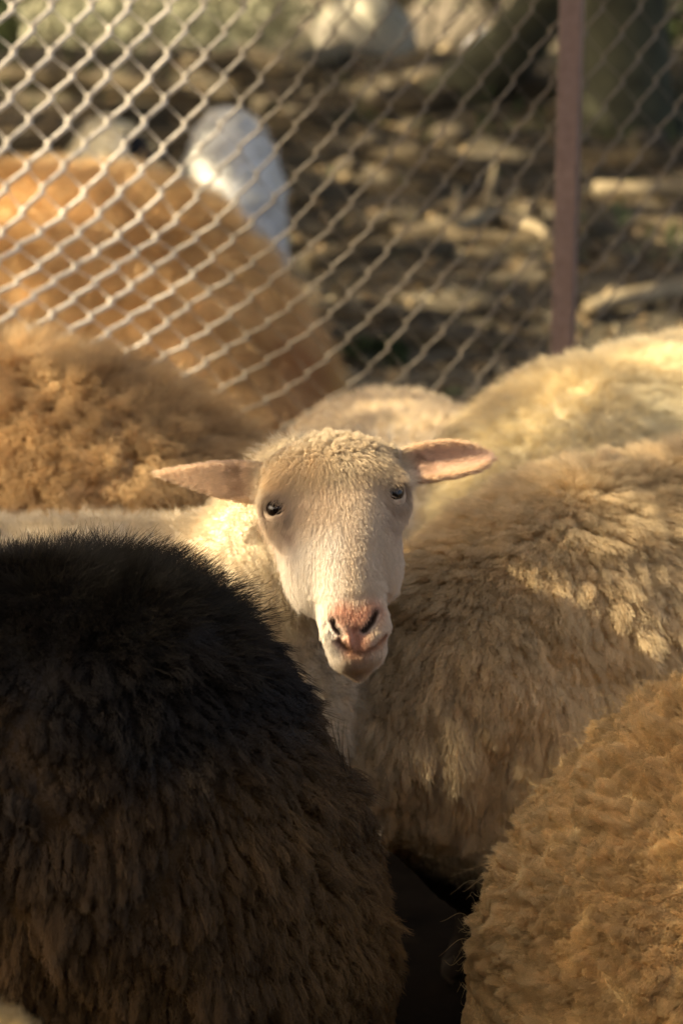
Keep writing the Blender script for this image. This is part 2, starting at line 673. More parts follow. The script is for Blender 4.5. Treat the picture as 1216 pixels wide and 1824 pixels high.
_hy = np.array([-0.190, -0.184, -0.175, -0.163, -0.150, -0.132, -0.112, -0.090, -0.065, -0.035, 0.0, 0.025, 0.042, 0.058, 0.071, 0.081])
_hw = np.array([0.006, 0.026, 0.0315, 0.0350, 0.0375, 0.0400, 0.0450, 0.0530, 0.0590, 0.0655, 0.0730, 0.0730, 0.0690, 0.0620, 0.0420, 0.012])
_hf = np.array([-0.045, -0.020, -0.008, 0.000, 0.006, 0.012, 0.018, 0.022, 0.025, 0.024, 0.020, 0.014, 0.006, -0.008, -0.028, -0.050])
_hbk = np.array([-0.050, -0.058, -0.064, -0.070, -0.078, -0.086, -0.098, -0.115, -0.135, -0.140, -0.140, -0.135, -0.130, -0.120, -0.100, -0.070])
from functools import lru_cache
def interp_s(y, xs, vs):
    """smooth profile interpolation"""
    g = np.linspace(xs[0], xs[-1], 400)
    v = np.interp(g, xs, vs)
    k = np.exp(-0.5 * (np.arange(-24, 25) / 9.0) ** 2); k /= k.sum()
    vp = np.convolve(np.pad(v, 24, mode='reflect', reflect_type='odd'), k, 'valid')
    return np.interp(y, g, vp).astype(np.float32)


def ear_sdf(q, a, b, wdir, prof_s, prof_w, thick, cup, bend=0.0):
    """leaf-shaped ear from a to b (head frame); cup bends the edges outwards"""
    a, b = np.array(a, np.float32), np.array(b, np.float32)
    ax = b - a; Ln = np.linalg.norm(ax); ax = ax / Ln
    wd = np.array(wdir, np.float32); wd = wd - (wd @ ax) * ax; wd /= np.linalg.norm(wd)
    nd = np.cross(ax, wd)
    r = q - a
    s = (r @ ax) / Ln; w_ = r @ wd; n_ = r @ nd
    sc_ = np.clip(s, 0, 1)
    Wd = np.interp(sc_, prof_s, prof_w).astype(np.float32)
    n_ = n_ - cup * w_ * w_ / 0.03 - bend * s * s
    th = thick * (1 - 0.45 * sc_)
    e = np.sqrt((np.maximum(np.abs(w_) - (Wd - th), 0)) ** 2 + n_ ** 2) - th
    e2 = np.maximum(e, (s - 1) * Ln)
    return np.maximum(e2, (-s - 0.25) * Ln)

def wp(px, py, z):
    """head-frame point seen at column px, row py, lying z out of the face plane"""
    o = CAM; d = F_ + R_ * ((px - 608) * PX) + U_ * ((912 - py) * PX)
    nz = HB[2]
    t = (z - (o - HO) @ nz) / (d @ nz)
    return (o + d * t - HO) @ HB.T

EAR_L = (wp(470, 860, -0.055), wp(275, 843, -0.075))
EAR_R = (wp(712, 838, -0.055), wp(879, 814, -0.070))
EYE_L = wp(492, 907, -0.012)
EYE_R = wp(702, 878, -0.012)
EYER = 0.0145

NOS_R = [wp(667, 1090, 0.012), wp(661, 1106, 0.011), wp(648, 1121, 0.008)]
NOS_L = [wp(592, 1104, 0.006), wp(596, 1116, 0.008), wp(608, 1130, 0.007)]
MOUTH = [wp(602, 1141, 0.000), wp(615, 1153, 0.002), wp(632, 1163, 0.004), wp(652, 1162, 0.004), wp(672, 1151, 0.001), wp(686, 1134, -0.006)]
PHIL = [wp(630, 1122, 0.008), wp(632, 1140, 0.007), wp(637, 1162, 0.004)]


def eye_c(e, sg): return np.array(e) + ([0.004, 0, -0.004] if sg < 0 else [-0.004, 0, -0.005])


def front_z(q):
    return interp_s(q[..., 1], _hy, _hf)


def surf_dist(q, pts, zscale=0.6):
    """distance in the face plane to a polyline, depth counted less"""
    best = None
    for a, b in zip(pts[:-1], pts[1:]):
        a = np.array(a, np.float32) * [1, 1, zscale]; b = np.array(b, np.float32) * [1, 1, zscale]
        qq = q * np.array([1, 1, zscale], np.float32)
        ab = b - a; t = np.clip(((qq - a) @ ab) / (ab @ ab), 0, 1)
        d = np.linalg.norm(qq - a - t[..., None] * ab, axis=-1)
        best = d if best is None else np.minimum(best, d)
    return best


def head_f(q):
    x, y, z = q[..., 0], q[..., 1], q[..., 2]
    W_ = interp_s(y, _hy, _hw); zf = interp_s(y, _hy, _hf); zb = interp_s(y, _hy, _hbk)
    ym = np.clip(y, _hy[0], _hy[-1])
    mid = zb + (zf - zb) * 0.42
    tf = zf - mid; tb = mid - zb
    t = np.where(z > mid, tf, tb)
    # the face narrows towards the bridge of the nose between eyes and nostrils
    s = np.clip((z - mid) / np.maximum(tf, 1e-3), 0, 1)
    W_ = W_ * (1 - 0.09 * np.clip((-y - 0.02) / 0.04, 0, 1) - 0.07 * np.clip((-y - 0.085) / 0.03, 0, 1))
    nar = 0.10 * np.exp(-((ym + 0.085) / 0.05) ** 2)
    Wn = W_ * (1 - nar * s)
    pz = 2.3
    k = (np.abs(x / Wn) ** 2.3 + np.abs((z - mid) / t) ** pz) ** (1 / 2.3)
    f = (k - 1) * np.minimum(Wn, t) * 0.9
    f = np.maximum(f, np.maximum(y - 0.085, -0.199 - y) )
    # chin and lower lip
    f = smin(f, sd_ell(q, (0.001, -0.171, -0.030), (0.0245, 0.018, 0.026)), 0.020)
    # upper lip pads
    for sg in (-1, 1):
        f = smin(f, sd_ell(q, (sg * 0.0165, -0.148, -0.011), (0.017, 0.016, 0.014)), 0.014)
        f = smin(f, sd_ell(q, (sg * 0.0175, -0.128, -0.014), (0.011, 0.024, 0.018)), 0.024)
        # cheek and jaw
        f = smin(f, sd_ell(q, (sg * 0.041, -0.055, -0.060), (0.024, 0.055, 0.050)), 0.02)
    # brows
    for e, sg in ((EYE_L, -1), (EYE_R, 1)):
        f = smin(f, sd_ell(q, (e[0] - sg * 0.010, e[1] + 0.013, e[2] - 0.010), (0.022, 0.013, 0.015)), 0.020)
        f = smin(f, sd_ell(q, (e[0] - sg * 0.012, e[1] - 0.012, e[2] - 0.016), (0.024, 0.018, 0.014)), 0.022)
    # forehead crown of wool
    f = smin(f, sd_ell(q, (0.0, 0.038, -0.045), (0.066, 0.036, 0.050)), 0.03)
    return f


def main_head(p):
    q = w2h(p)
    f = head_f(q)
    # eye sockets
    for e, sg in ((EYE_L, -1), (EYE_R, 1)):
        c = eye_c(e, sg)
        f = smax(f, -(np.linalg.norm(q - np.array(c, np.float32), axis=-1) - EYER * 1.00), 0.003)
    # lids: a ring hugging the ball, upper lid heavier
        d = np.linalg.norm(q - np.array(c, np.float32), axis=-1)
        outw = nm(np.array([-0.48 if sg < 0 else 0.30, 0.05, 0.85]))
        v = (q - np.array(c, np.float32)) / np.maximum(d, 1e-6)[..., None]
        co = v @ outw.astype(np.float32)
        vy = v[..., 1] - 0.05
        open_ = (vy / 0.52) ** 2 + np.clip(1 - co, 0, 4) / 0.30 * 0.55
        shell = np.abs(d - (EYER + 0.0015)) - (0.0022 if sg < 0 else 0.0012)
        lid = np.maximum(shell, (1.0 - open_) * 0.010)
        f = smin(f, np.where(co > -0.2, lid, 1.0), 0.007)
        # the slit between the lids
        oc = c + np.array([-0.48 if sg < 0 else 0.36, 0.08, 0.85]) * 0.0150
        f = smax(f, -sd_ell(q, oc, (0.0135, 0.0090, 0.0130)), 0.002)
    # nostrils, mouth, philtrum
    dn = np.minimum(surf_dist(q, NOS_R, 0.30) - 0.0040, surf_dist(q, NOS_L, 0.30) - 0.0028)
    f = smax(f, -dn, 0.004)
    dm = surf_dist(q, MOUTH, 0.25) - 0.0014
    f = smax(f, -dm, 0.003)
    dp = surf_dist(q, PHIL, 0.5) - 0.0010
    f = smax(f, -dp, 0.005)
    # ears
    eL = ear_sdf(q, *EAR_L, (0, 1, 0.30), [0, .2, .45, .7, .9, 1], [.022, .0235, .0195, .012, .0055, .002], 0.0038, -0.18, 0.0)
    eR = ear_sdf(q, *EAR_R, (0, 1, -0.25), [0, .3, .55, .75, .9, 1], [.022, .0245, .0235, .019, .012, .003], 0.0038, 0.80, 0.0)
    f = smin(f, eL, 0.014)
    f = smin(f, eR, 0.014)
    return f, q


MAIN_LOC = (-0.47, 2.93, 0.0)
MB = Body(MAIN_LOC, 0.0, 1.0)
def main_fn(q):
    p = q + np.array(MAIN_LOC, np.float32)
    hl = 0.48
    f = torso(hl, 0.40, 0.695, 0.23, 1.0, 0.9, q)
    f = legs(q, f, hl, 0.40, 0.36)
    f = smin(f, sd_cone(q, (-hl * 0.94, 0, 0.5), (-hl * 1.0, 0, 0.30), 0.035, 0.022), 0.04)
    f = f + 0.006 * fbm(q * 13, 5, 2)
    nk = sd_cone(p, (-0.135, 2.92, 0.52), (-0.045, 2.83, 0.745), 0.150, 0.080)
    f = smin(f, nk, 0.07)
    f = smin(f, sd_ell(p, (-0.09, 2.88, 0.45), (0.125, 0.13, 0.16)), 0.06)
    near = (p[..., 2] > 0.45) & (p[..., 0] > -0.32)
    out = f
    if near.any():
        pp = p[near]
        hf, _ = main_head(pp)
        out = f.copy()
        out[near] = smin(f[near], hf, 0.022)
    return out


def main_color(p, nn, r=None, cid=None):
    q = w2h(p.astype(np.float64))
    x, y, z = q[:, 0], q[:, 1], q[:, 2]
    n1 = fbm(p * 30, 3, 3)[:, None]; n2 = fbm(p * 90, 8, 2)[:, None]
    wool = np.array([0.62, 0.52, 0.37]) + n1 * np.array([0.10, 0.09, 0.07])
    face = np.array([0.76, 0.62, 0.46]) + n1 * 0.05
    white = np.array([0.86, 0.79, 0.69])
    c = wool.copy()
    isf = ((z > -0.10) & (y < 0.035 + 0.012 * n1[:, 0]) & (y > -0.23) & (np.abs(x) < 0.1) & (z < 0.08))
    fm = np.clip((0.030 + 0.014 * n1[:, 0] - y) / 0.02, 0, 1) * isf
    c = c * (1 - fm[:, None]) + face * fm[:, None]
    # sunward side of the muzzle painted whiter, standing for the sun on it
    wm = np.clip((-x - 0.002 + 0.1 * (y + 0.1)) / 0.014, 0, 1) * np.clip((-y - 0.015) / 0.03, 0, 1) * isf
    c = c * (1 - 0.9 * wm[:, None]) + white * (0.9 * wm[:, None])
    # rusty brow and crown, stain beneath the eyes
    bm = np.exp(-((y - 0.035) / 0.03) ** 2) * (z > -0.06) * np.clip(0.75 + 0.7 * n1[:, 0], 0, 1) * (np.abs(x) < 0.075)
    c = c * (1 - 0.7 * bm[:, None]) + np.array([0.56, 0.37, 0.19]) * (0.7 * bm[:, None])
    for e in (EYE_L, EYE_R):
        d = np.linalg.norm((q - e) * [1, 1, 0.7], axis=1)
        m = np.exp(-(d / 0.0175) ** 4) * 0.75
        c = c * (1 - m[:, None]) + np.array([0.22, 0.12, 0.06]) * m[:, None]
        st = np.exp(-(((x - e[0] * 0.86) / 0.011) ** 2 + ((y - e[1] + 0.030) / 0.022) ** 2)) * np.clip(0.5 + n2[:, 0], 0, 1) * 0.6
        c = c * (1 - st[:, None]) + np.array([0.35, 0.18, 0.11]) * st[:, None]
    # pink nose and lips
    q32 = q.astype(np.float32)
    dn = np.minimum(surf_dist(q32, [wp(610, 1090, .012), wp(633, 1100, .01), wp(658, 1088, .012)], 0.3), surf_dist(q32, [wp(633, 1105, .01), wp(636, 1150, .004)], 0.3))
    m = np.exp(-(dn / 0.015) ** 3)[:, None] * 0.9
    c = c * (1 - m) + np.array([0.76, 0.40, 0.26]) * m
    dm = surf_dist(q32, MOUTH, 0.4)
    m = np.exp(-(dm / 0.006) ** 3)[:, None] * 0.7
    c = c * (1 - m) + np.array([0.55, 0.27, 0.13]) * m
    m = np.exp(-(dm / 0.0028) ** 2)[:, None] * 0.7
    c = c * (1 - m) + np.array([0.20, 0.07, 0.035]) * m
    chin = np.clip((-0.172 - y) / 0.015, 0, 1)[:, None] * (z > -0.09)[:, None]
    c = c * (1 - 0.5 * chin) + np.array([0.74, 0.56, 0.36]) * 0.5 * chin
    dd = np.minimum(surf_dist(q32, NOS_R, 0.2), surf_dist(q32, NOS_L, 0.2) * 1.5)
    m = np.exp(-(dd / 0.0062) ** 4)[:, None] * 0.94
    c = c * (1 - m) + np.array([0.035, 0.018, 0.012]) * m
    # dark pigment flecks left of the nose
    fl = np.exp(-(((x + 0.026) / 0.016) ** 2 + ((y + 0.145) / 0.022) ** 2)) * (fbm(p * 230, 12, 2) > 0.16)
    c = c * (1 - 0.85 * fl[:, None]) + np.array([0.06, 0.035, 0.03]) * 0.85 * fl[:, None]
    # ears: skin shows through
    for (a, b), cc in ((EAR_L, (0.80, 0.62, 0.44)), (EAR_R, (0.80, 0.58, 0.42))):
        a = np.array(a); b = np.array(b); t = ((q - a) @ (b - a)) / ((b - a) @ (b - a))
        per = np.linalg.norm(q - a - t[:, None] * (b - a), axis=1)
        m = (np.clip((t + 0.02) / 0.2, 0, 1) * (t < 1.1) * (per < 0.045))[:, None]
        ec = np.array(cc) + n1 * 0.05
        edge = np.clip((per / np.interp(t, [0, .3, .6, .9, 1], [.024, .025, .021, .009, .003]) - 0.78) / 0.2, 0, 1)[:, None]
        ec = ec * (1 - 0.6 * edge) + np.array([0.74, 0.52, 0.30]) * 0.6 * edge
        pt = (np.exp(-((t - 0.22) / 0.13) ** 2 - ((per - 0.012) / 0.014) ** 2) * (n2[:, 0] > -0.1))[:, None]
        ec = ec * (1 - 0.5 * pt) + np.array([0.25, 0.11, 0.05]) * 0.5 * pt
        c = c * (1 - m) + ec * m
    if r is not None: c = c * (1 + 0.07 * r.normal(0, 1, len(p)))[:, None]
    return c


hx = sorted([HO[0] - 0.24, HO[0] + 0.21])
fine = ((hx[0], hx[1], 0.0032), (2.62, 2.80, 0.0032), (0.60, 0.90, 0.0032))
S1 = Sheep('sheep', 'cream sheep with pink nose and spread ears looking straight at the viewer', MAIN_LOC, 0, main_fn, main_color,
           M_SKIN, 0.014, fine, lohi=((-1.1, 2.55, 0.001), (0.24, 3.25, 0.98)), base_dark=1.0)

def in_head(p):
    q = w2h(p)
    return q
def is_face(p):
    q = w2h(p)
    return (q[:, 1] < 0.028 + 0.01 * fbm(p * 40, 4, 2)) & (q[:, 2] > -0.075) & (np.abs(q[:, 0]) < 0.12) & (q[:, 1] > -0.23)
def is_ear(p):
    q = w2h(p)
    m = np.zeros(len(p), bool)
    for a, b in (EAR_L, EAR_R):
        a = np.array(a); b = np.array(b); t = ((q - a) @ (b - a)) / ((b - a) @ (b - a))
        per = np.linalg.norm(q - a - t[:, None] * (b - a), axis=1)
        m |= (t > 0.02) & (t < 1.1) & (per < 0.05)
    return m
def bare(p):
    """0 where no hair grows: eyes, nostrils, nose leather"""
    q = w2h(p).astype(np.float32)
    k = np.ones(len(p))
    for e in (EYE_L, EYE_R):
        k *= np.linalg.norm(q - np.array(e, np.float32), axis=1) > 0.0155
    k *= np.minimum(surf_dist(q, NOS_R, 0.2), surf_dist(q, NOS_L, 0.2)) > 0.0065
    return k
vw = view_weight()
def ramp_up(c):
    q = w2h(c)
    return np.clip((q[:, 1] - 0.022 - 0.012 * fbm(c * 40, 4, 2)) / 0.035, 0, 1)
def w_face(c, n):
    q = w2h(c)
    zone = (q[:, 1] < 0.075) & (q[:, 2] > -0.075) & (np.abs(q[:, 0]) < 0.12) & (q[:, 1] > -0.23)
    return vw(c, n) * np.where(is_ear(c), 1.0, np.where(zone, 1 - ramp_up(c), 0.0)) * bare(c)
def w_wool(c, n):
    q = w2h(c)
    return vw(c, n) * ~(is_face(c) | is_ear(c)) * np.where((q[:, 2] > -0.06) & (q[:, 1] > 0) & (np.abs(q[:, 0]) < 0.09), ramp_up(c), 1.0)
def w_poll(c, n):
    q = w2h(c)
    return vw(c, n) * (~(is_face(c) | is_ear(c))) * (q[:, 1] > 0.012) * (np.linalg.norm(q, axis=1) < 0.17) * ramp_up(c)
def face_flow(p, nn):
    q = w2h(p)
    v = np.tile(-HB[1], (len(p), 1)) + HB[0] * (q[:, 0] * 9)[:, None]
    for a, b in (EAR_L, EAR_R):
        a = np.array(a); b = np.array(b); t = ((q - a) @ (b - a)) / ((b - a) @ (b - a))
        per = np.linalg.norm(q - a - t[:, None] * (b - a), axis=1)
        m = (t > 0.0) & (per < 0.05)
        v[m] = nm(b - a) @ HB
    return v
def face_len(p, nn):
    q = w2h(p).astype(np.float32)
    d = np.minimum(surf_dist(q, MOUTH, 0.4), surf_dist(q, PHIL, 0.4))
    k = np.clip(d / 0.012, 0.25, 1)
    return k * np.where(is_ear(p), 0.42, 1) * np.where(q[:, 1] < -0.10, 0.6, 1)
S1.wool(90000, name='face_hair', mat=M_FACE, length=0.0075, radius=0.00022, weight=w_face, flow=face_flow, droop=1.3, frizz=0.20, K=4, lenfn=face_len, seed=11, grow=0.45)
S1.wool(60000, name='fleece', length=0.020, radius=0.00028, weight=lambda c, n: w_wool(c, n), lenfn=lambda p, n: np.clip((np.linalg.norm(w2h(p) * [1, 1, 1], axis=1) - 0.06) / 0.12, 0.28, 1), clumps=5000, crad=0.012, hollow=0.45, pull=0.5, curl=0.0016, curl_n=1.6,
        frizz=0.30, K=6, droop=0.5, seed=12)
S1.wool(26000, name='poll_wool', length=0.0095, radius=0.00030, weight=w_poll, lenfn=lambda p, n: np.clip((w2h(p)[:, 1] - 0.015) / 0.05, 0.25, 1), clumps=900, crad=0.007, hollow=0.6, pull=0.5, curl=0.0016, curl_n=1.5, frizz=0.30, K=6, droop=0.2, seed=13)


def ball(name, c, outw, r, mat, parent, cap=None, sx=1.0, seg=32):
    """sphere, or a cap of it about the direction outw"""
    outw = np.array(outw, float); outw /= np.linalg.norm(outw)
    a = np.cross(outw, [0, 0, 1.0]); a /= np.linalg.norm(a); b = np.cross(outw, a)
    V = []; Fc = []
    mx = cap or math.pi; nr = 16
    for i in range(nr + 1):
        th = mx * i / nr
        for j in range(seg):
            ph = 2 * math.pi * j / seg
            V.append(np.array(c) + r * (outw * math.cos(th) + (a * math.cos(ph) * sx + b * math.sin(ph)) * math.sin(th)))
    for i in range(nr):
        for j in range(seg):
            Fc.append((i * seg + j, i * seg + (j + 1) % seg, (i + 1) * seg + (j + 1) % seg, (i + 1) * seg + j))
    return mesh_obj(name, V, Fc, mat, parent)

M_EYE = simple_mat('eyeball', (0.16, 0.115, 0.08), 0.2, 0.4)
M_IRIS = simple_mat('iris', (0.010, 0.006, 0.004), 0.10, 0.25, coat=0.0)
for e, sg in ((EYE_L, -1), (EYE_R, 1)):
    c = h2w(eye_c(e, sg))
    ow = np.array([-0.40 if sg < 0 else 0.24, 0.14, 0.88]) @ HB
    ball('eye', c, ow, EYER, M_EYE, S1.root)
    eye = S1.root.children[-1]
    iris = ball('iris', c, ow, EYER + 0.0005, M_IRIS, S1.root, cap=math.radians(52), sx=1.15)
    iris.parent = eye
    iris.location = (0, 0, 0)

CRACK = [[at_y(a, b, 2.15)[[0, 2]] for a, b in pl] for pl in (((95, 1150), (82, 1200), (52, 1290), (10, 1345), (22, 1385), (66, 1430), (92, 1500)), ((52, 1290), (12, 1240), (-30, 1200)), ((330, 1500), (300, 1560), (240, 1640)))]
_pf = None
def dark_len(p, nn):
    L = puff((30, 30, 13), 601, 0.18, 0.9)(p, nn)
    q = p[:, [0, 2]]
    d = np.full(len(p), 9.0)
    for pl in CRACK:
        for a, b in zip(pl[:-1], pl[1:]):
            ab = b - a; t = np.clip(((q - a) @ ab) / (ab @ ab), 0, 1)
            d = np.minimum(d, np.linalg.norm(q - a - t[:, None] * ab, axis=1))
    return L * np.where(p[:, 1] < 2.4, np.clip((d - 0.004) / 0.014, 0.04, 1), 1)
def dark_color(p, nn, r=None, cid=None):
    c = wool_color((0.035, 0.022, 0.012), (0.20, 0.115, 0.045), 5, 3, 0.0)(p, nn, r, cid)
    m = np.clip((p[:, 2] - 0.60 + 0.10 * fbm(p * 6, 77, 3)) / 0.07, 0, 1)[:, None] * 0.95
    c = c * (1 - m) + np.array([0.013, 0.0095, 0.007]) * m
    if r is not None: c = c * (1 + 0.16 * r.normal(0, 1, len(p)))[:, None]
    return c
# ---- dark brown sheep in front, rump to the right
def dark_extra(q, f):
    # parted fleece on the flank: a forked crease
    pts = [((0.155, 0.0, 0.615), (0.135, 0.0, 0.50)), ((0.135, 0.0, 0.50), (0.18, 0, 0.52)), ((0.135, 0.0, 0.50), (0.162, 0.0, 0.46)), ((0.162, 0.0, 0.46), (0.158, 0, 0.40)), ((0.158, 0, 0.40), (0.12, 0, 0.35))]
    for a, b in pts:
        a = np.array(a, np.float32)[[0, 2]]; b = np.array(b, np.float32)[[0, 2]]
        qq = q[..., [0, 2]]
        ab = b - a; t = np.clip(((qq - a) @ ab) / (ab @ ab), 0, 1)
        d = np.linalg.norm(qq - a - t[..., None] * ab, axis=-1)
        f = f + 0.016 * np.exp(-(d / 0.007) ** 2) * (q[..., 1] > 0)
    return f
S2 = Sheep('sheep', 'dark brown sheep with black tipped wool, nearest on the left, seen from its flank', (-0.462, 2.41, 0), 178,
           sheep_fn(0.50, 0.50, 0.805, 0.300, ((0.42, 0, 0.60), (0.62, 0, 0.55)), (0.14, 0.09), (0.7, 0, -0.7), bump=0.010, seed=3, extra=dark_extra, rump=1.02, rdrop=2.2, rpow=4.0),
           dark_color, shrink=0.024, base_dark=0.7, step=0.010)
S2.wool(150000, mat=M_DARK, lenfn=dark_len, length=0.032, radius=0.00030, clumps=3000, crad=0.0125, stretch=(1, 1, 0.5), hollow=0.75, pull=0.45, curl=0.0016, curl_n=2.2, frizz=0.20, droop=0.9, K=7, seed=21)
def top_w(c, n): return vw(c, n) * np.clip(n[:, 2] * 4 - 2.6, 0, 1)
S2.wool(14000, name='guard_hair', mat=M_DARK, length=0.030, radius=0.00024, weight=top_w, color=wool_color((0.02, 0.018, 0.015), (0.035, 0.028, 0.02), 8, 3, 0.2),
        clumps=1500, crad=0.02, hollow=0.1, pull=0.5, curl=0.002, curl_n=0.8, frizz=0.35, droop=0.5, K=7, seed=22, jitter=0.5)

# ---- tan sheep lower right with tight curls
S3 = Sheep('sheep', 'golden tan sheep with tightly curled fleece, nearest on the right, rump to the left', (0.685, 2.47, 0), 4,
           sheep_fn(0.52, 0.50, 0.685, 0.29, ((0.42, 0, 0.60), (0.62, 0, 0.60)), (0.14, 0.09), (0.7, 0, -0.6), bump=0.009, seed=8, rdrop=0.25, ),
           wool_color((0.60, 0.43, 0.23), (0.80, 0.63, 0.38), 7, 6, 0.08), shrink=0.014, step=0.010, base_dark=0.8)
S3.wool(190000, length=0.027, radius=0.00032, lenfn=puff((14, 14, 42), 701, 0.22, 0.9), clumps=1700, crad=0.0115, stretch=(0.7, 0.7, 1.0), hollow=0.92, pull=0.12, curl=0.0016, curl_n=3.0, frizz=0.08, droop=0.06, K=7, seed=31, clump_jit=0.2)
S3.wool(700, name='stray_wool', length=0.042, radius=0.00020, curl=0.006, curl_n=1.3, frizz=0.5, droop=0.2, K=10, seed=32)

def shaded_legs(cf):  # lower legs painted near black, for the shade down among the bodies
    def f(p, nn, r=None, cid=None):
        m = np.clip((0.30 - p[:, 2]) / 0.06, 0, 1)[:, None]
        return cf(p, nn, r, cid) * (1 - m) + np.array([0.030, 0.020, 0.013]) * m
    return f
# ---- big shaggy cream sheep on the right
S4 = Sheep('sheep', 'large cream sheep with long shaggy side locks, right behind the looking head', (0.50, 3.14, 0), 208,
           sheep_fn(0.50, 0.48, 0.765, 0.325, ((0.40, 0, 0.50), (0.60, 0, 0.36)), (0.17, 0.10), (0.35, 0, -0.9), bump=0.012, seed=9, bs=9, ),
           shaded_legs(wool_color((0.58, 0.46, 0.31), (0.75, 0.65, 0.49), 6, 14, 0.06)), shrink=0.030, step=0.012, base_dark=0.8)
def side_len(p, nn): return 0.75 + 0.5 * np.clip(1 - np.abs(nn[:, 2]), 0, 1) * np.clip((0.72 - p[:, 2]) / 0.1, 0, 1) + 0.25 * (nn[:, 2] > 0.7)
S4.wool(160000, length=0.040, radius=0.00032, clumps=5200, crad=0.015, stretch=(1, 1, 0.26), hollow=0.45, pull=0.45, clump_jit=0.2, curl=0.0022, curl_n=2.0, frizz=0.22, droop=0.8, K=8, seed=41, lenfn=lambda p, n: side_len(p, n) * puff((22, 22, 5), 801, 0.22, 0.9, 0.68)(p, n))

# ---- pale sheep behind it
S5 = Sheep('sheep', 'pale cream sheep at the foot of the brown post, its back sloping up', (0.52, 3.93, 0), 41,
           sheep_fn(0.50, 0.46, 0.765, 0.25, ((0.40, 0, 0.58), (0.60, 0, 0.40)), (0.14, 0.09), (0.5, 0, -0.8), bump=0.012, seed=19, bs=9, rdrop=0.30),
           wool_color((0.72, 0.64, 0.48), (0.84, 0.80, 0.66), 6, 24, 0.05), shrink=0.026, base_dark=0.8)
S5.wool(70000, length=0.034, radius=0.00045, clumps=3500, crad=0.018, stretch=(1, 1, 0.6), hollow=0.2, pull=0.4, curl=0.003, curl_n=1.5, frizz=0.3, droop=0.6, K=6, seed=51)

# ---- small rounded back behind the head
S6 = Sheep('sheep', 'small greyish tan sheep whose round rump shows just behind the looking head', (0.095, 3.98, 0), 95,
           sheep_fn(0.34, 0.50, 0.648, 0.22, ((0.22, 0, 0.46), (0.36, 0, 0.38)), (0.10, 0.07), (0.5, 0, -0.8), bump=0.006, seed=29, hs=0.8),
           wool_color((0.64, 0.56, 0.46), (0.76, 0.69, 0.59), 7, 34, 0.05), shrink=0.012, base_dark=0.8, step=0.012)
S6.wool(36000, length=0.018, radius=0.0005, clumps=2500, crad=0.014, hollow=0.4, pull=0.5, curl=0.002, curl_n=1.5, frizz=0.3, droop=0.3, K=5, seed=61)

# ---- brown sheep on the left, middle row
S7 = Sheep('sheep', 'fluffy brown sheep in the second row on the left, below the bright mesh', (-0.50, 3.50, 0), 160,
           sheep_fn(0.54, 0.48, 0.845, 0.28, ((0.44, 0, 0.66), (0.62, 0, 0.50)), (0.15, 0.09), (0.6, 0, -0.8), bump=0.014, seed=39, bs=8, rdrop=0.55),
           wool_color((0.46, 0.32, 0.19), (0.68, 0.53, 0.35), 7, 44, 0.08), shrink=0.030, base_dark=0.8)
S7.wool(90000, length=0.052, radius=0.00042, clumps=2600, crad=0.022, stretch=(1, 1, 0.7), hollow=0.4, pull=0.62, curl=0.005, curl_n=1.3, frizz=0.4, droop=0.5, K=8, seed=71, clump_jit=0.55)

# ---- orange sheep beyond the mesh
def rust(p, nn, r=None, cid=None):
    c = wool_color((0.54, 0.37, 0.20), (0.84, 0.68, 0.47), 9, 54, 0.04)(p, nn, r, cid)
    m = np.clip((p[:, 0] + 0.22) / 0.12, 0, 1) * np.clip((0.66 - p[:, 2]) / 0.1, 0, 1) * np.clip(0.6 + fbm(p * 9, 4, 2), 0, 1)
    c = c * (1 - 0.7 * m[:, None]) + np.array([0.32, 0.105, 0.035]) * 0.7 * m[:, None]
    m2 = np.clip((p[:, 0] + 0.08) / 0.05, 0, 1) * np.clip((0.60 - p[:, 2]) / 0.06, 0, 1)
    return c * (1 - 0.7 * m2[:, None]) + np.array([0.60, 0.42, 0.18]) * 0.7 * m2[:, None]
S8 = Sheep('sheep', 'orange tan sheep standing beyond the wire mesh on the left', (-0.50, 5.28, 0), 155,
           sheep_fn(0.56, 0.52, 0.935, 0.31, ((0.46, 0, 0.70), (0.64, 0, 0.50)), (0.16, 0.09), (0.6, 0, -0.8), bump=0.020, seed=49, bs=12, rdrop=1.0),
           rust, group='sheep beyond the wire mesh', shrink=0.028, base_dark=0.8)
S8.wool(50000, length=0.045, radius=0.0006, clumps=4000, crad=0.025, hollow=0.15, pull=0.35, curl=0.003, curl_n=1.5, frizz=0.4, droop=0.6, K=5, seed=81)
S9 = Sheep('sheep', 'white sheep rump rising behind the orange sheep, sun spot on its left side', (-0.325, 7.1, 0.12), 95,
           sheep_fn(0.42, 0.28, 0.80, 0.27, ((0.34, 0, 0.56), (0.48, 0, 0.40)), (0.12, 0.08), (0.5, 0, -0.8), bump=0.004, seed=59),
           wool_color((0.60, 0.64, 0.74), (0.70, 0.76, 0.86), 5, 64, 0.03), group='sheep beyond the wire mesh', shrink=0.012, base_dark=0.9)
S9.wool(16000, length=0.02, radius=0.0008, clumps=500, crad=0.025, K=4, seed=91)
def piebald(p, nn, r=None, cid=None):
    c = wool_color((0.62, 0.60, 0.52), (0.70, 0.69, 0.62), 5, 74, 0.03)(p, nn, r, cid)
    m = (p[:, 1] < 6.62)[:, None] * (p[:, 0] > -0.575)[:, None]
    return np.where(m, np.array([0.02, 0.02, 0.022]), c)
S10 = Sheep('sheep', 'white sheep with black face, its back just showing over the orange sheep', (-0.66, 7.0, 0.19), -80,
            sheep_fn(0.36, 0.26, 0.70, 0.23, ((0.30, 0, 0.56), (0.44, 0, 0.64)), (0.11, 0.08), (0.7, 0, -0.5), bump=0.004, seed=69, hs=0.85),
            piebald, group='sheep beyond the wire mesh', shrink=0.012, base_dark=0.9)
S10.wool(10000, length=0.02, radius=0.0008, clumps=500, crad=0.025, K=4, seed=101)
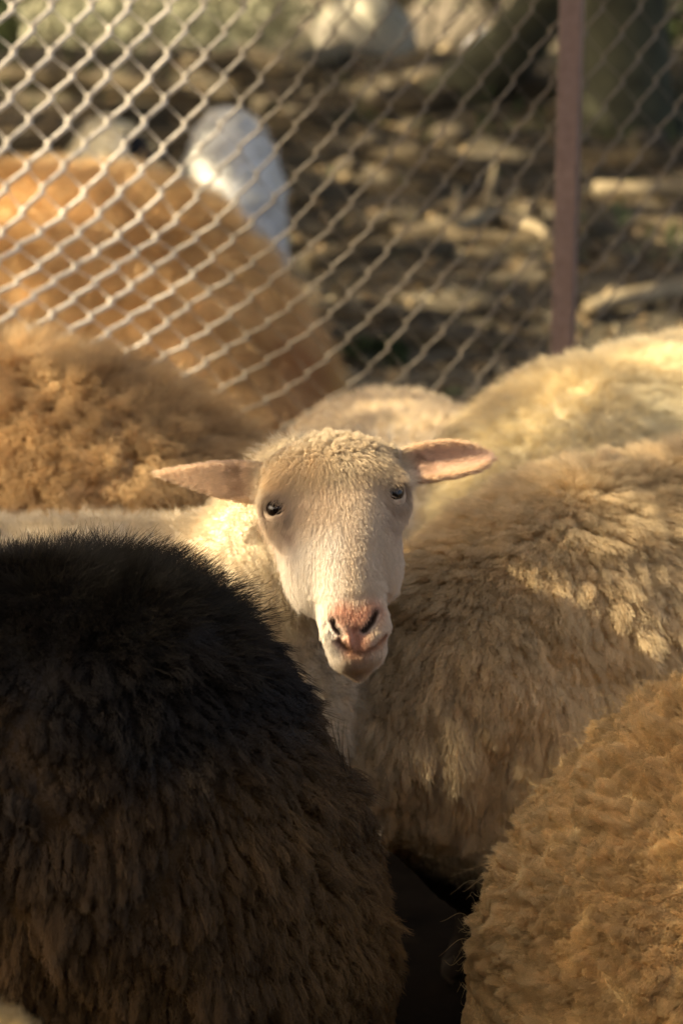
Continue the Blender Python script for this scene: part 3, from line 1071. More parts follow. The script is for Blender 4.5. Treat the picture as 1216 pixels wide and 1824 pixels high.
# ---- lamb at the bottom corner
S11 = Sheep('sheep', 'curly cream lamb whose back pokes up before the dark sheep', (-0.525, 1.80, 0), 178,
            sheep_fn(0.32, 0.28, 0.570, 0.17, ((0.26, 0, 0.42), (0.36, 0, 0.36)), (0.09, 0.06), (0.5, 0, -0.8), bump=0.006, seed=79, hs=0.75),
            wool_color((0.45, 0.34, 0.18), (0.62, 0.50, 0.32), 7, 84, 0.06), shrink=0.012, base_dark=0.8)
S11.wool(26000, length=0.022, radius=0.0003, clumps=1200, crad=0.012, hollow=0.6, pull=0.5, curl=0.003, curl_n=1.5, frizz=0.3, K=7, seed=111)
print('sheep', time.time() - T0)
# ------------------------------------------------------------------ ground
def gh(x, y):
    x = np.asarray(x, float); y = np.asarray(y, float)
    z = np.zeros(np.broadcast(x, y).shape)
    rise = np.clip(y - 4.9, 0, 8.3) * 0.092
    z = z + rise
    p = np.stack(np.broadcast_arrays(x, y, np.zeros_like(z)), -1)
    amp = np.clip((y - 4.7) / 1.5, 0, 1)
    z = z + amp * (0.05 * fbm(p * 1.3, 5, 3) + 0.05 * fbm(p * [1.3, 4.5, 1], 6, 3) - 0.06 * np.abs(fbm(p * [1.0, 3.6, 1], 16, 2)))
    # a hollow under the bank's crest, then the land beyond
    z = z + amp * 0.10 * np.exp(-((y - 12.6) / 0.35) ** 2) - amp * 0.12 * np.exp(-((y - 11.6 + 0.25 * np.sin(x * 1.3)) / 0.4) ** 2)
    z = z - np.clip((y - 13.6) / 4, 0, 1) * 0.25
    z = z + np.clip((y - 22) / 10, 0, 1) ** 2 * 9
    return z
xs = np.concatenate([np.linspace(-120, -8, 20), np.linspace(-7.6, 7.6, 300), np.linspace(8, 120, 20)])
ys = np.concatenate([np.linspace(-60, 3, 20), np.linspace(3.3, 15, 330), np.linspace(15.3, 30, 40), np.linspace(33, 200, 20)])
X, Y = np.meshgrid(xs, ys, indexing='ij')
Z = gh(X, Y)
nx, ny = X.shape
idx = np.arange(nx * ny).reshape(nx, ny)
Qg = np.stack([idx[:-1, :-1], idx[1:, :-1], idx[1:, 1:], idx[:-1, 1:]], -1).reshape(-1, 4)
M_SOIL = simple_mat('soil', (0.055, 0.047, 0.032), 0.95, 0.1, 3.0, (0.15, 0.125, 0.088), 0.02, detail=10)
g = mesh_obj('ground', np.stack([X, Y, Z], -1).reshape(-1, 3), Qg, M_SOIL)
tag(g, kind='structure')


def tube(pts, rad, k=8, cap=True):
    pts = np.asarray(pts, float); n = len(pts)
    rad = np.broadcast_to(np.asarray(rad, float), (n,))
    T = nm(np.gradient(pts, axis=0))
    ref = np.array([0.0, 0.0, 1.0]) if abs(T[0][2]) < 0.9 else np.array([1.0, 0, 0])
    V = []
    u = np.cross(T[0], ref); u /= np.linalg.norm(u)
    for i in range(n):
        u = u - (u @ T[i]) * T[i]; u /= np.linalg.norm(u)
        v = np.cross(T[i], u)
        for j in range(k):
            a = 2 * math.pi * j / k
            V.append(pts[i] + rad[i] * (u * math.cos(a) + v * math.sin(a)))
    Fc = []
    for i in range(n - 1):
        for j in range(k):
            Fc.append((i * k + j, i * k + (j + 1) % k, (i + 1) * k + (j + 1) % k, (i + 1) * k + j))
    if cap:
        Fc.append(tuple(range(k))[::-1]); Fc.append(tuple((n - 1) * k + j for j in range(k)))
    return V, Fc


class MB_:
    def __init__(s): s.V = []; s.F = []
    def add(s, V, F):
        o = len(s.V); s.V += list(V); s.F += [tuple(i + o for i in f) for f in F]
    def build(s, name, mat, parent=None, smooth=True, colors=None):
        return mesh_obj(name, np.array(s.V), s.F, mat, parent, smooth, colors)

# ------------------------------------------------------------------ chain-link fence
FY = 4.50
def fence_pt(px, py):
    r = F_ + R_ * ((px - 608) * PX) + U_ * ((912 - py) * PX)
    t = (4.62 - CAM[1]) / (r[1] - 0.36 * r[0])
    return CAM + r * t
def knuckle(i, j):
    """where the mesh crosses: half-column i, half-row j, as it hangs (sagging at the left, where the sheep push it)"""
    x = 22 + 35 * i - 0.07 * i * i if i > 0 else 22 + 35 * i
    if i > 24: x = 22 + 35 * 24 - 0.07 * 576 + (i - 24) * 31.6
    y0 = 12 + 40.5 * j * (1 + 0.004 * max(min(i, 24), 0))
    lf = 1 / (1 + math.exp((i - 15) / 2.5))
    drift = max(0, y0 - 150) / 480 * 34 * lf
    y = y0
    if y0 > 400: y = 400 + (y0 - 400) * (1 - 0.30 * lf)
    x = x - drift + 2.5 * math.sin(i * 1.7 + j * 0.9)
    y = y + 2.5 * math.sin(i * 2.3 + j * 1.3 + 1)
    return x, y
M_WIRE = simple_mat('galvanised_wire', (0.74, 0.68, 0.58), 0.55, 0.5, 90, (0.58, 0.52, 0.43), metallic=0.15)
M_WS = []  # sunlit to shaded tones of one wire, painted in from left to right
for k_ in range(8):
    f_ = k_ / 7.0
    M_WS.append(simple_mat('wire_sun_to_shade', tuple(np.array((0.74, 0.68, 0.58)) * (1 - f_) + np.array((0.17, 0.145, 0.11)) * f_), 0.55, 0.4, 90,
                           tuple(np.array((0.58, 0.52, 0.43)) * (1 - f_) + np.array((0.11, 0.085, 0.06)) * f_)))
FR = tag(empty('chain_link_fence', (0, FY, 0)), 'chain link fence of thick wire, sunlit at the left, tied to the brown post', 'fence')
WR = 0.0043
for wi in range(-6, 44):
    pts = []
    for j in range(-9, 44):
        # the wire runs between half-columns wi and wi+1
        i = wi if (wi + j) % 2 == 0 else wi + 1
        x, y = knuckle(i, j)
        side = -1 if i == wi else 1
        c = fence_pt(x, y)
        if c[2] < 0.02: break
        s_ = 0.0026 * side
        # hook round the neighbour: short vertical bend with depth
        up = np.array([0, 0, 0.0030])
        pts.append(c + [s_ * 0.75, -0.0032 * 1.0, 0] + up)
        pts.append(c + [s_ * 1.0, 0.0, 0])
        pts.append(c + [s_ * 0.75, +0.0032 * 1.0, 0] - up)
    # the "/" strands lie to the front, the "\" strands to the back
    arr = np.array(pts)
    n = len(arr) // 3
    out = []
    for q in range(n):
        i_low = ((wi + (q - 9)) % 2 == 0)
        a, b, c = arr[3 * q], arr[3 * q + 1], arr[3 * q + 2]
        if i_low:   # at the left column: arrives on the "/" strand (front), leaves on "\" (back)
            a[1] = b[1] - 0.0030; c[1] = b[1] + 0.0030
        else:
            a[1] = b[1] + 0.0030; c[1] = b[1] - 0.0030
        out += [a, b, c]
    # the "\" strands are made thinner, to look as dim as unlit wire
    rads = []
    for q in range(n):
        i_low = ((wi + (q - 9)) % 2 == 0)
        rads += [WR, WR * 0.9, WR * 0.30] if i_low else [WR * 0.30, WR * 0.9, WR]
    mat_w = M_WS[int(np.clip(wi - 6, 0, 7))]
    rads = np.array(rads) * np.interp(wi, [6, 14], [1.0, 0.55])  # right-hand wires thinned too, for the faint look of mesh in shade
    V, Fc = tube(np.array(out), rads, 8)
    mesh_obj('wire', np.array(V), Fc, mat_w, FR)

# brown square post
pb = at_y(1001, 668, 4.74); pt = at_y(1019, 0, 4.74)
d = (pt - pb) / (pt[2] - pb[2])
p0 = pb + d * (0 - pb[2]); p1 = pb + d * (2.05 - pb[2])
M_POST = simple_mat('painted_steel', (0.165, 0.112, 0.098), 0.5, 0.35, 60, (0.12, 0.078, 0.066), 0.0005)
mb = MB_()
s = 0.0215; bv = 0.003
ang = math.radians(-14)
sec = []
for cx, cy_ in ((-1, -1), (1, -1), (1, 1), (-1, 1)):
    for k_ in range(3):
        a0 = {(-1, -1): 180, (1, -1): 270, (1, 1): 0, (-1, 1): 90}[(cx, cy_)] + 45 * k_
        sec.append((cx * (s - bv) + bv * math.cos(math.radians(a0)), cy_ * (s - bv) + bv * math.sin(math.radians(a0))))
sec = [(a * math.cos(ang) - b * math.sin(ang), a * math.sin(ang) + b * math.cos(ang)) for a, b in sec]
V = [(p0 + [a, b, 0]) for a, b in sec] + [(p1 + [a, b, 0]) for a, b in sec]
k = len(sec)
Fc = [(j, (j + 1) % k, k + (j + 1) % k, k + j) for j in range(k)] + [tuple(range(k))[::-1], tuple(range(k, 2 * k))]
post = tag(empty('fence_post', tuple(p0)), 'brown painted square steel post leaning slightly, holding the wire mesh', 'post')
mesh_obj('shaft', np.array(V), Fc, M_POST, post, False)
# tie wires round the post
for zt in ():
    c = p0 + d * zt
    th = np.linspace(0, 2 * math.pi, 17)
    ring = np.stack([c[0] + 0.031 * np.cos(th), c[1] + 0.031 * np.sin(th), c[2] + 0.004 * np.sin(th * 2)], -1)
    V, Fc = tube(ring, 0.0012, 5)
    mesh_obj('tie_wire', np.array(V), Fc, M_WIRE, post)

# ------------------------------------------------------------------ bank, roots, litter
M_BARK = simple_mat('weathered_bark', (0.115, 0.09, 0.055), 0.9, 0.1, 12, (0.055, 0.043, 0.028), 0.01)
M_PALE = simple_mat('barkless_wood', (0.34, 0.28, 0.18), 0.8, 0.15, 14, (0.20, 0.155, 0.095), 0.006)
M_TRUNK = simple_mat('tree_bark', (0.085, 0.085, 0.055), 0.95, 0.1, 8, (0.045, 0.045, 0.03), 0.02)
M_STONE = simple_mat('field_stone', (0.12, 0.098, 0.068), 0.9, 0.15, 9, (0.07, 0.056, 0.038), 0.01)
M_PLEAF = simple_mat('bush_leaves', (0.055, 0.075, 0.030), 0.6, 0.2, 3, (0.030, 0.045, 0.020))


def ground_hit(px, py):
    r = F_ + R_ * ((px - 608) * PX) + U_ * ((912 - py) * PX)
    t = np.linspace(3, 60, 6000)
    q = CAM + r * t[:, None]
    below = q[:, 2] < gh(q[:, 0], q[:, 1])
    k = np.argmax(below) if below.any() else len(t) - 1
    return q[k]


def log(name, label, pix, rad, mat, lift=0.6, cat='fallen branch', group='fallen branches and roots on the bank', sub=14, wob=0.02, twigs=()):
    ctrl = [ground_hit(*a) for a in pix]
    ctrl = np.array(ctrl)
    tt = np.linspace(0, len(ctrl) - 1, sub)
    pts = np.stack([np.interp(tt, range(len(ctrl)), ctrl[:, k]) for k in range(3)], -1)
    r_ = np.interp(tt, np.linspace(0, len(ctrl) - 1, len(rad)), rad)
    pts = pts + wob * np.stack([fbm(pts * 3, 91, 2), fbm(pts * 3, 92, 2), fbm(pts * 3, 93, 2)], -1)
    pts[:, 2] = gh(pts[:, 0], pts[:, 1]) + r_ * lift
    r_ = r_ * (1 + 0.18 * fbm(pts * 9, 7, 2))
    root = empty(name, tuple(pts[len(pts) // 2]))
    tag(root, label, cat, group)
    V, Fc = tube(pts, r_, 10)
    mesh_obj('stem', np.array(V), Fc, mat, root)
    for (at, ln, rr, dirv) in twigs:
        b = pts[int(at * (sub - 1))]
        e = b + nm(np.array(dirv)) * ln
        V, Fc = tube([b, (b + e) / 2 + [0.01, 0, 0.015], e], [rr, rr * 0.8, rr * 0.4], 7)
        mesh_obj('branch', np.array(V), Fc, mat, root)
    return root
log('fallen_branch', 'long pale barkless branch crossing the crest of the bank', [(330, 120), (450, 118), (520, 138), (600, 110), (680, 88), (800, 92)], [0.03, 0.05, 0.055, 0.05, 0.045, 0.035], M_PALE, 1.2, sub=24,
    twigs=((0.30, 0.35, 0.03, (0.5, -0.4, -0.1)), (0.92, 0.5, 0.03, (-0.25, 0.3, 1))))
log('fallen_branch', 'grey branch lying below the pale crest branch', [(0, 150), (160, 165), (330, 185), (430, 180)], [0.05, 0.055, 0.05, 0.03], M_BARK, 0.7)
log('fallen_branch', 'thick brown root running level with the white rump', [(0, 205), (180, 215), (330, 212), (560, 235), (700, 225)], [0.05, 0.06, 0.06, 0.05, 0.03], M_BARK, 0.4)
log('fallen_branch', 'short pale forked branch standing out in the sun beside the post', [(700, 420), (790, 415), (850, 400), (900, 395), (985, 440)], [0.02, 0.03, 0.032, 0.025, 0.02], M_PALE, 1.0,
    twigs=((0.35, 0.16, 0.020, (0.10, 0.1, 1)), (0.6, 0.20, 0.018, (0.25, 0.05, 1))))
log('fallen_branch', 'dark root sloping across the middle of the bank', [(520, 370), (640, 345), (760, 350), (860, 330)], [0.03, 0.045, 0.04, 0.02], M_BARK, 0.5)
log('fallen_branch', 'dark branch below the forked one', [(540, 480), (640, 465), (760, 460), (830, 440)], [0.03, 0.04, 0.04, 0.02], M_BARK, 0.6)
log('fallen_branch', 'pale stick on the ground right of the post', [(1060, 350), (1130, 352), (1216, 345), (1300, 350)], [0.03, 0.035, 0.03, 0.03], M_PALE, 0.8)
log('fallen_branch', 'mossy pole lying right of the post above the pale back', [(1040, 575), (1110, 560), (1216, 540), (1330, 520)], [0.025, 0.03, 0.035, 0.035], M_PALE, 1.5)
log('fallen_branch', 'thin root at the crest under the white sack', [(640, 200), (760, 195), (860, 170), (980, 160)], [0.03, 0.05, 0.06, 0.05], M_BARK, 0.6)
log('fallen_branch', 'thin dark stick crossing the lower bank', [(560, 560), (700, 575), (850, 560), (960, 575)], [0.015, 0.02, 0.018, 0.012], M_BARK, 0.8)

for k_, (pix, rr, lb) in enumerate((
    ([(-60, 262), (120, 258), (300, 268), (520, 262)], [0.035, 0.05, 0.05, 0.03], 'long dull root running above the orange back'),
    ([(480, 300), (640, 288), (820, 312), (1000, 300)], [0.03, 0.05, 0.045, 0.03], 'long root level with the small pale stone'),
    ([(520, 425), (700, 412), (830, 432), (990, 425)], [0.02, 0.035, 0.035, 0.02], 'root passing just under the forked branch'),
    ([(1040, 420), (1140, 408), (1330, 420)], [0.03, 0.04, 0.03], 'low root to the right of the post'),
    ([(600, 610), (740, 600), (900, 618), (1000, 612)], [0.015, 0.025, 0.025, 0.015], 'thin root low on the bank near the post foot'),
    ([(1030, 290), (1150, 300), (1330, 285)], [0.05, 0.06, 0.05], 'thick mossy root at the foot of the broad trunk'),
)):
    log('fallen_branch', lb, pix, rr, M_BARK, 0.45, sub=18, wob=0.05)


def rock(label, px, py, r, mat=M_STONE, name='stone', cat='stone', group='stones scattered over the bank', sx=1.5, seed=0, sz=0.7):
    c = ground_hit(px, py)
    th = np.linspace(0, math.pi, 9); ph = np.linspace(0, 2 * math.pi, 14)[:-1]
    V = []
    for a in th:
        for b in ph:
            V.append((math.sin(a) * math.cos(b), math.sin(a) * math.sin(b), math.cos(a)))
    V = np.array(V)
    V = V * (1 + 0.28 * fbm(V * 1.6 + seed * 3.1, seed, 2))[:, None] * np.array([r * sx, r, r * sz])
    Fc = []
    m = len(ph)
    for i in range(8):
        for j in range(m): Fc.append((i * m + j, (i + 1) * m + j, (i + 1) * m + (j + 1) % m, i * m + (j + 1) % m))
    loc = (c[0], c[1], gh(c[0], c[1]) + r * sz * 0.3)
    o = mesh_obj(name, V, Fc, mat)
    o.location = loc
    o.rotation_euler = (0, 0, seed * 1.3)
    tag(o, label, cat, group)
    return o
ROCKS = [(690, 178, .07, 'round stone under the crest branch at its middle'), (765, 138, .06, 'pale stone beside the dark hollow under the crest'), (660, 255, .05, 'small pale stone below the crest roots'),
         (800, 245, .07, 'flat stone left of the post in the upper bank'), (735, 235, .06, 'flat yellowish stone between the upper roots'), (945, 370, .035, 'small round stone just left of the post'),
         (560, 525, .035, 'white pebble right of the orange sheep'), (700, 560, .03, 'small stone low on the bank'), (1100, 470, .05, 'brown stone right of the post'),
         (1150, 255, .07, 'dull stone near the tree foot'), (620, 300, .05, 'stone in the brown root hollow'), (860, 480, .04, 'stone below the forked branch'), (480, 190, .05, 'stone tucked against the crest branch end'),
         (100, 130, .07, 'stone at the far left under the shrubs'), (955, 480, .035, 'half buried stone beside the post')]
for k_, (a, b, r, lb) in enumerate(ROCKS): rock(lb, a, b, r, seed=k_ + 1)

# leaf litter, bark chips and twigs: nobody could count them
r = np.random.default_rng(5)
NL = 26000
lx = r.uniform(-4, 4.5, NL); ly = 4.6 + 9.4 * r.random(NL) ** 1.0
lz = gh(lx, ly) + 0.006
a = r.uniform(0, 2 * math.pi, NL); sL = r.uniform(0.012, 0.04, NL); tl = r.normal(0, 0.45, (NL, 2))
ca, sa = np.cos(a), np.sin(a)
ux = np.stack([ca, sa, tl[:, 0]], -1) * sL[:, None]; uy = np.stack([-sa, ca, tl[:, 1]], -1) * (sL * r.uniform(0.2, 0.7, NL))[:, None]
c = np.stack([lx, ly, lz], -1)
V = np.stack([c - ux, c + uy + [0, 0, .005], c + ux, c - uy + [0, 0, .005]], 1).reshape(-1, 3)
cols = np.array([[.20, .14, .075], [.30, .22, .12], [.12, .085, .05], [.36, .30, .19], [.10, .12, .045]])[r.choice(5, NL, p=[.35, .2, .3, .1, .05])] * r.uniform(.6, 1.3, (NL, 1))
M_LIT = tint_mat('dry_litter', 0.8, 0.2)
o = mesh_obj('leaf_litter', V, np.arange(NL * 4).reshape(-1, 4), M_LIT, smooth=False, colors=np.repeat(cols, 4, 0))
tag(o, kind='stuff')
# low weeds
NW = 5000
wc = np.stack([r.uniform(-3, 4, NW), r.uniform(5, 13, NW)], -1)
keep = fbm(np.c_[wc * 0.8, np.zeros(NW)], 31, 2) > 0.28
wc = wc[keep]; NW = len(wc)
bz = gh(wc[:, 0], wc[:, 1])
off = r.normal(0, 0.03, (NW, 3)); hh = r.uniform(0.02, 0.07, NW)
b0 = np.stack([wc[:, 0], wc[:, 1], bz], -1)
V = np.stack([b0 + [-.005, 0, 0], b0 + [.006, 0.003, 0], b0 + off + np.stack([0 * hh, 0 * hh, hh], -1) + [.012, 0, 0], b0 + off + np.stack([0 * hh, 0 * hh, hh * 1.1], -1)], 1).reshape(-1, 3)
o = mesh_obj('low_weeds', V, np.arange(NW * 4).reshape(-1, 4), simple_mat('weed_green', (0.06, 0.10, 0.035), 0.6, 0.2, 4, (0.10, 0.11, 0.04)), smooth=False)
tag(o, kind='stuff')

# white sack on the crest, right
M_SACK = simple_mat('woven_plastic', (0.72, 0.76, 0.78), 0.6, 0.3, 30, (0.62, 0.66, 0.70), 0.004)
rock('white plastic sack lying on the crest beside the leaning trunk', 890, 74, 0.11, M_SACK, 'sack', 'sack', None, 1.75, 41, 0.75)
o = bpy.data.objects['sack']; o.rotation_euler = (0, -0.25, 0)
q_ = at_y(888, 70, 12.9); o.location = (q_[0], 12.9, max(q_[2], float(gh(q_[0], 12.9)) + 0.04))

# ------------------------------------------------------------------ trees
leafr = np.random.default_rng(77)
def leaves(cs, size, r, flat=0.0):
    n = len(cs)
    u = nm(r.normal(0, 1, (n, 3)) * [1, 1, 1 - flat]); v = nm(np.cross(u, r.normal(0, 1, (n, 3))))
    s_ = size * r.uniform(0.6, 1.3, n)
    ux = u * s_[:, None]; vx = v * (s_ * 0.5)[:, None]
    V = np.stack([cs - ux, cs - ux * 0.1 - vx, cs + ux, cs - ux * 0.1 + vx], 1).reshape(-1, 3)
    return V, np.arange(n * 4).reshape(-1, 4)


def leaf_mat(name, c1, c2):
    m, n, l, out = new_mat(name)
    tc = n.new('ShaderNodeTexCoord'); nz = n.new('ShaderNodeTexNoise'); nz.inputs['Scale'].default_value = 2.5
    l.new(tc.outputs['Object'], nz.inputs['Vector'])
    cr = n.new('ShaderNodeValToRGB'); cr.color_ramp.elements[0].position = 0.35; cr.color_ramp.elements[1].position = 0.65
    cr.color_ramp.elements[0].color = (*c1, 1); cr.color_ramp.elements[1].color = (*c2, 1)
    l.new(nz.outputs[0], cr.inputs[0])
    d = n.new('ShaderNodeBsdfDiffuse'); t = n.new('ShaderNodeBsdfTranslucent'); mx = n.new('ShaderNodeMixShader'); mx.inputs[0].default_value = 0.3
    l.new(cr.outputs[0], d.inputs[0]); l.new(cr.outputs[0], t.inputs[0])
    l.new(d.outputs[0], mx.inputs[1]); l.new(t.outputs[0], mx.inputs[2]); l.new(mx.outputs[0], out.inputs[0])
    return m
M_LEAF = leaf_mat('tree_leaves', (0.045, 0.050, 0.018), (0.10, 0.095, 0.035))
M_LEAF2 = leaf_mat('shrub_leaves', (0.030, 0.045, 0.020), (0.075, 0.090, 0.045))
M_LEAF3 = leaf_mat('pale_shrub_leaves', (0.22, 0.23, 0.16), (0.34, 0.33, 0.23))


def trunk_tree(name, label, base, path, rad, mat, crown=None, cat='tree', group=None, lmat=None, limbs=()):
    root = empty(name, tuple(base))
    tag(root, label, cat, group)
    pts = np.array(base) + np.array(path)
    V, Fc = tube(pts, rad, 14)
    V = np.array(V); V = V + nm(V - V.mean(0)) * (0.02 * fbm(V * 6, 3, 3))[:, None]
    tr = mesh_obj('trunk', V, Fc, mat, root)
    for lp, lr in limbs:
        V, Fc = tube(np.array(base) + np.array(lp), lr, 8)
        mesh_obj('limb', np.array(V), Fc, mat, root)
    if crown is not None:
        V, Q = leaves(crown[0], crown[1], leafr)
        c = mesh_obj('crown', V, Q, lmat or M_LEAF, root, False)
    return root

def blob_points(n, blobs, r):
    k = r.integers(0, len(blobs), n)
    b = np.array(blobs)[k]
    u = nm(r.normal(0, 1, (n, 3))) * (r.random(n) ** 0.4)[:, None]
    return b[:, :3] + u * b[:, 3:6]

# leaning tree right of centre, and big ivy-clad trunk behind the post's right
bt = ground_hit(1000, 190)
trunk_tree('tree', 'leaning trunk slanting up to the right behind the post', (bt[0] - 0.55, bt[1] + 0.2, gh(bt[0] - .55, bt[1] + .2) - 0.1),
           [(0, 0, 0), (0.35, 0, 0.35), (0.8, 0.05, 0.9), (1.3, 0.1, 1.8), (1.7, 0.2, 3.2)], [0.17, 0.15, 0.14, 0.13, 0.11], M_TRUNK,
           (blob_points(2500, [(bt[0] + 1.5, bt[1], 4.4, 1.4, 1.4, 1.0)], leafr), 0.07))
b2 = ground_hit(1120, 240)
bank_tree = trunk_tree('tree', 'broad old ivy clad trunk at the far right of the bank', (b2[0], b2[1], gh(b2[0], b2[1]) - 0.1),
           [(0, 0, 0), (-0.02, 0, 0.3), (-0.05, 0, 0.9), (0.05, 0.1, 2.0), (0.1, 0.2, 3.5)], [0.30, 0.22, 0.19, 0.18, 0.15], M_TRUNK)


def shrub(label, px, py, w, h, dpt, n, size, mat, name='shrub', cat='shrub', group='shrubs behind the bank', lift=0.0, y=None):
    c = ground_hit(px, py) if y is None else at_y(px, py, y)
    z = gh(c[0], c[1])
    root = empty(name, (c[0], c[1], float(z)))
    tag(root, label, cat, group)
    r = np.random.default_rng(int(px * 7 + py))
    bl = []
    for _ in range(9):
        bl.append((c[0] + r.uniform(-.75, .75) * w, c[1] + r.uniform(-.7, .7) * dpt, z + lift + r.uniform(0.15, 0.85) * h, w * r.uniform(.25, .5), dpt * r.uniform(.3, .6), h * r.uniform(.15, .3)))
    V, Q = leaves(blob_points(n, bl, r), size, r)
    mesh_obj('foliage', V, Q, mat, root, False)
    mb = MB_()
    for b in bl:
        m = np.array([(c[0] + b[0]) / 2, (c[1] + b[1]) / 2, z + (b[2] - z) * 0.4])
        mb.add(*tube([(c[0], c[1], z - .02), m, b[:3]], [0.018, 0.013, 0.006], 5))
    st = mb.build('stems', M_TRUNK, root)
    st['kind'] = 'stuff'
    return root
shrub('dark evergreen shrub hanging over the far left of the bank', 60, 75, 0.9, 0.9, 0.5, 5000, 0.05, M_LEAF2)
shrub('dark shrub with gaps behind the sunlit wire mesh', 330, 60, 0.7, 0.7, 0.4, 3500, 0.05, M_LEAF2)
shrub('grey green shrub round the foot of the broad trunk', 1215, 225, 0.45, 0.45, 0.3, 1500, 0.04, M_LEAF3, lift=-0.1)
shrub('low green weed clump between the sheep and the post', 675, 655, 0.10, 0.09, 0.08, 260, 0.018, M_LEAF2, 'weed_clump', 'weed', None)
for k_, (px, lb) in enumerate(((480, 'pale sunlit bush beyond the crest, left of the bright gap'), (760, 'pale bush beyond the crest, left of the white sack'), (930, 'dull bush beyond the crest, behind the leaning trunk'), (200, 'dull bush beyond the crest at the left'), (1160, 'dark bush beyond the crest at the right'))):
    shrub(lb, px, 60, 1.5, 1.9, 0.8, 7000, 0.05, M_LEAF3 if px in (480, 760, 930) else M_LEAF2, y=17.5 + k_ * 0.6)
M_LIMEWASH = simple_mat('limewashed_stone', (0.55, 0.51, 0.40), 0.9, 0.1, 5, (0.40, 0.37, 0.28), 0.01)
rock('pale sunlit boulder standing beyond the crest branch', 650, 82, 0.22, M_LIMEWASH, 'boulder', 'boulder', None, 1.15, 58, 1.05)
o = bpy.data.objects['boulder']; q_ = at_y(650, 62, 13.2); o.location = (q_[0], 13.2, max(q_[2], float(gh(q_[0], 13.2)) + 0.10))

M_FLOOR_SHADE = simple_mat('floor_shade_dark', (0.006, 0.004, 0.0025), 0.95, 0.05, 7, (0.012, 0.008, 0.005), 0.01)  # near-black sheet laid on the floor for the shade between the sheep
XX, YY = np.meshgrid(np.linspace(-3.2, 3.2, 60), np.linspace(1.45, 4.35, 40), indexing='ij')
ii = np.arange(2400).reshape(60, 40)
tag(mesh_obj('pen_floor_shade', np.stack([XX, YY, np.full(XX.shape, 0.006)], -1).reshape(-1, 3), np.stack([ii[:-1, :-1], ii[1:, :-1], ii[1:, 1:], ii[:-1, 1:]], -1).reshape(-1, 4), M_FLOOR_SHADE), kind='structure')
# two added walls, out of view, that block sky light from the viewer's side
M_BLOCKER = simple_mat('blocker_brown', (0.20, 0.14, 0.09), 0.9, 0.1, 6, (0.14, 0.10, 0.065), 0.004)
def box(name, lo, hi, mat):
    lo = np.array(lo, float); hi = np.array(hi, float)
    V = np.array([[(lo, hi)[i][0], (lo, hi)[j][1], (lo, hi)[k][2]] for i in (0, 1) for j in (0, 1) for k in (0, 1)])
    return mesh_obj(name, V, [(0, 1, 3, 2), (4, 6, 7, 5), (0, 4, 5, 1), (2, 3, 7, 6), (0, 2, 6, 4), (1, 5, 7, 3)], mat, None, False)
tag(box('sky_blocker_back', (-9, -2.6, -0.1), (9, -2.2, 3.0), M_BLOCKER), kind='structure')
tag(box('sky_blocker_low', (-3.2, 1.36, -0.1), (3.2, 1.41, 0.70), M_BLOCKER), kind='structure')

# the tree whose crown shades the pen, standing off to the left
SUN = np.array(TO_SUN)
e_b = nm(np.cross(np.cross(SUN, [0, 0, 1.0]), SUN)); e_a = nm(np.cross(e_b, SUN))
def sunco(p): return p @ e_a, p @ e_b
# gaps in the crown: each lets the sun through to one place (place, half sizes, how open)
GAPS = [
    (fence_pt(150, 260) + [0, -.12, 0], 0.22, 0.52, 1.0), (P(150, 760, 3.4), 0.25, 0.12, 0.35), (P(180, 420, 5.2), 0.36, 0.30, 0.7),      # mesh and back of the orange sheep
    (P(500, 945, 2.75), 0.15, 0.145, 0.95), (P(800, 840, 2.76), 0.08, 0.06, 0.9),                                         # face
    (P(280, 970, 2.95), 0.10, 0.10, 0.75), (P(690, 700, 3.95), 0.14, 0.05, 0.6),
    (P(860, 820, 3.7), 0.22, 0.11, 0.6), (P(1120, 640, 4.0), 0.25, 0.11, 0.7),
    (P(1000, 800, 3.2), 0.24, 0.08, 0.4),
    (P(40, 1790, 1.9), 0.07, 0.06, 0.9),
    (P(650, 60, 14.5), 0.55, 0.35, 1.0), (P(890, 70, 13.5), 0.35, 0.18, 1.0), (P(560, 120, 13), 0.5, 0.10, 0.8), (P(700, 90, 13), 0.3, 0.08, 0.8),
    (P(400, 60, 18), 1.5, 0.7, 0.4), (P(760, 40, 18), 1.5, 0.6, 0.4),
]
for px, py, rx, ry in ((845, 440, .10, .05), (800, 400, .06, .06), (700, 388, .12, .035), (705, 445, .09, .035), (775, 528, .10, .04), (790, 566, .14, .03), (860, 635, .11, .05), (840, 668, .09, .035), (775, 680, .09, .03),
                       (930, 645, .06, .04), (555, 527, .05, .05), (575, 450, .12, .04), (948, 370, .05, .04), (960, 480, .06, .04), (940, 420, .12, .03), (745, 235, .14, .035), (835, 250, .14, .04), (705, 268, .06, .04),
                       (765, 135, .10, .05), (665, 155, .06, .05), (640, 310, .14, .03), (760, 285, .12, .04), (870, 280, .16, .03), (1120, 352, .18, .035), (1190, 415, .14, .03), (1040, 590, .05, .04), (60, 165, .2, .05),
                       (200, 150, .12, .05), (240, 165, .10, .05), (370, 155, .15, .05), (40, 235, .12, .04), (250, 190, .15, .04), (450, 185, .08, .06), (480, 420, .04, .04), (1060, 600, .05, .03), (1130, 545, .2, .03)):
    GAPS.append((ground_hit(px, py), rx * 1.15 + 0.01, ry * 1.0 + 0.01, 1.0))
r = np.random.default_rng(99)
NC = 105000
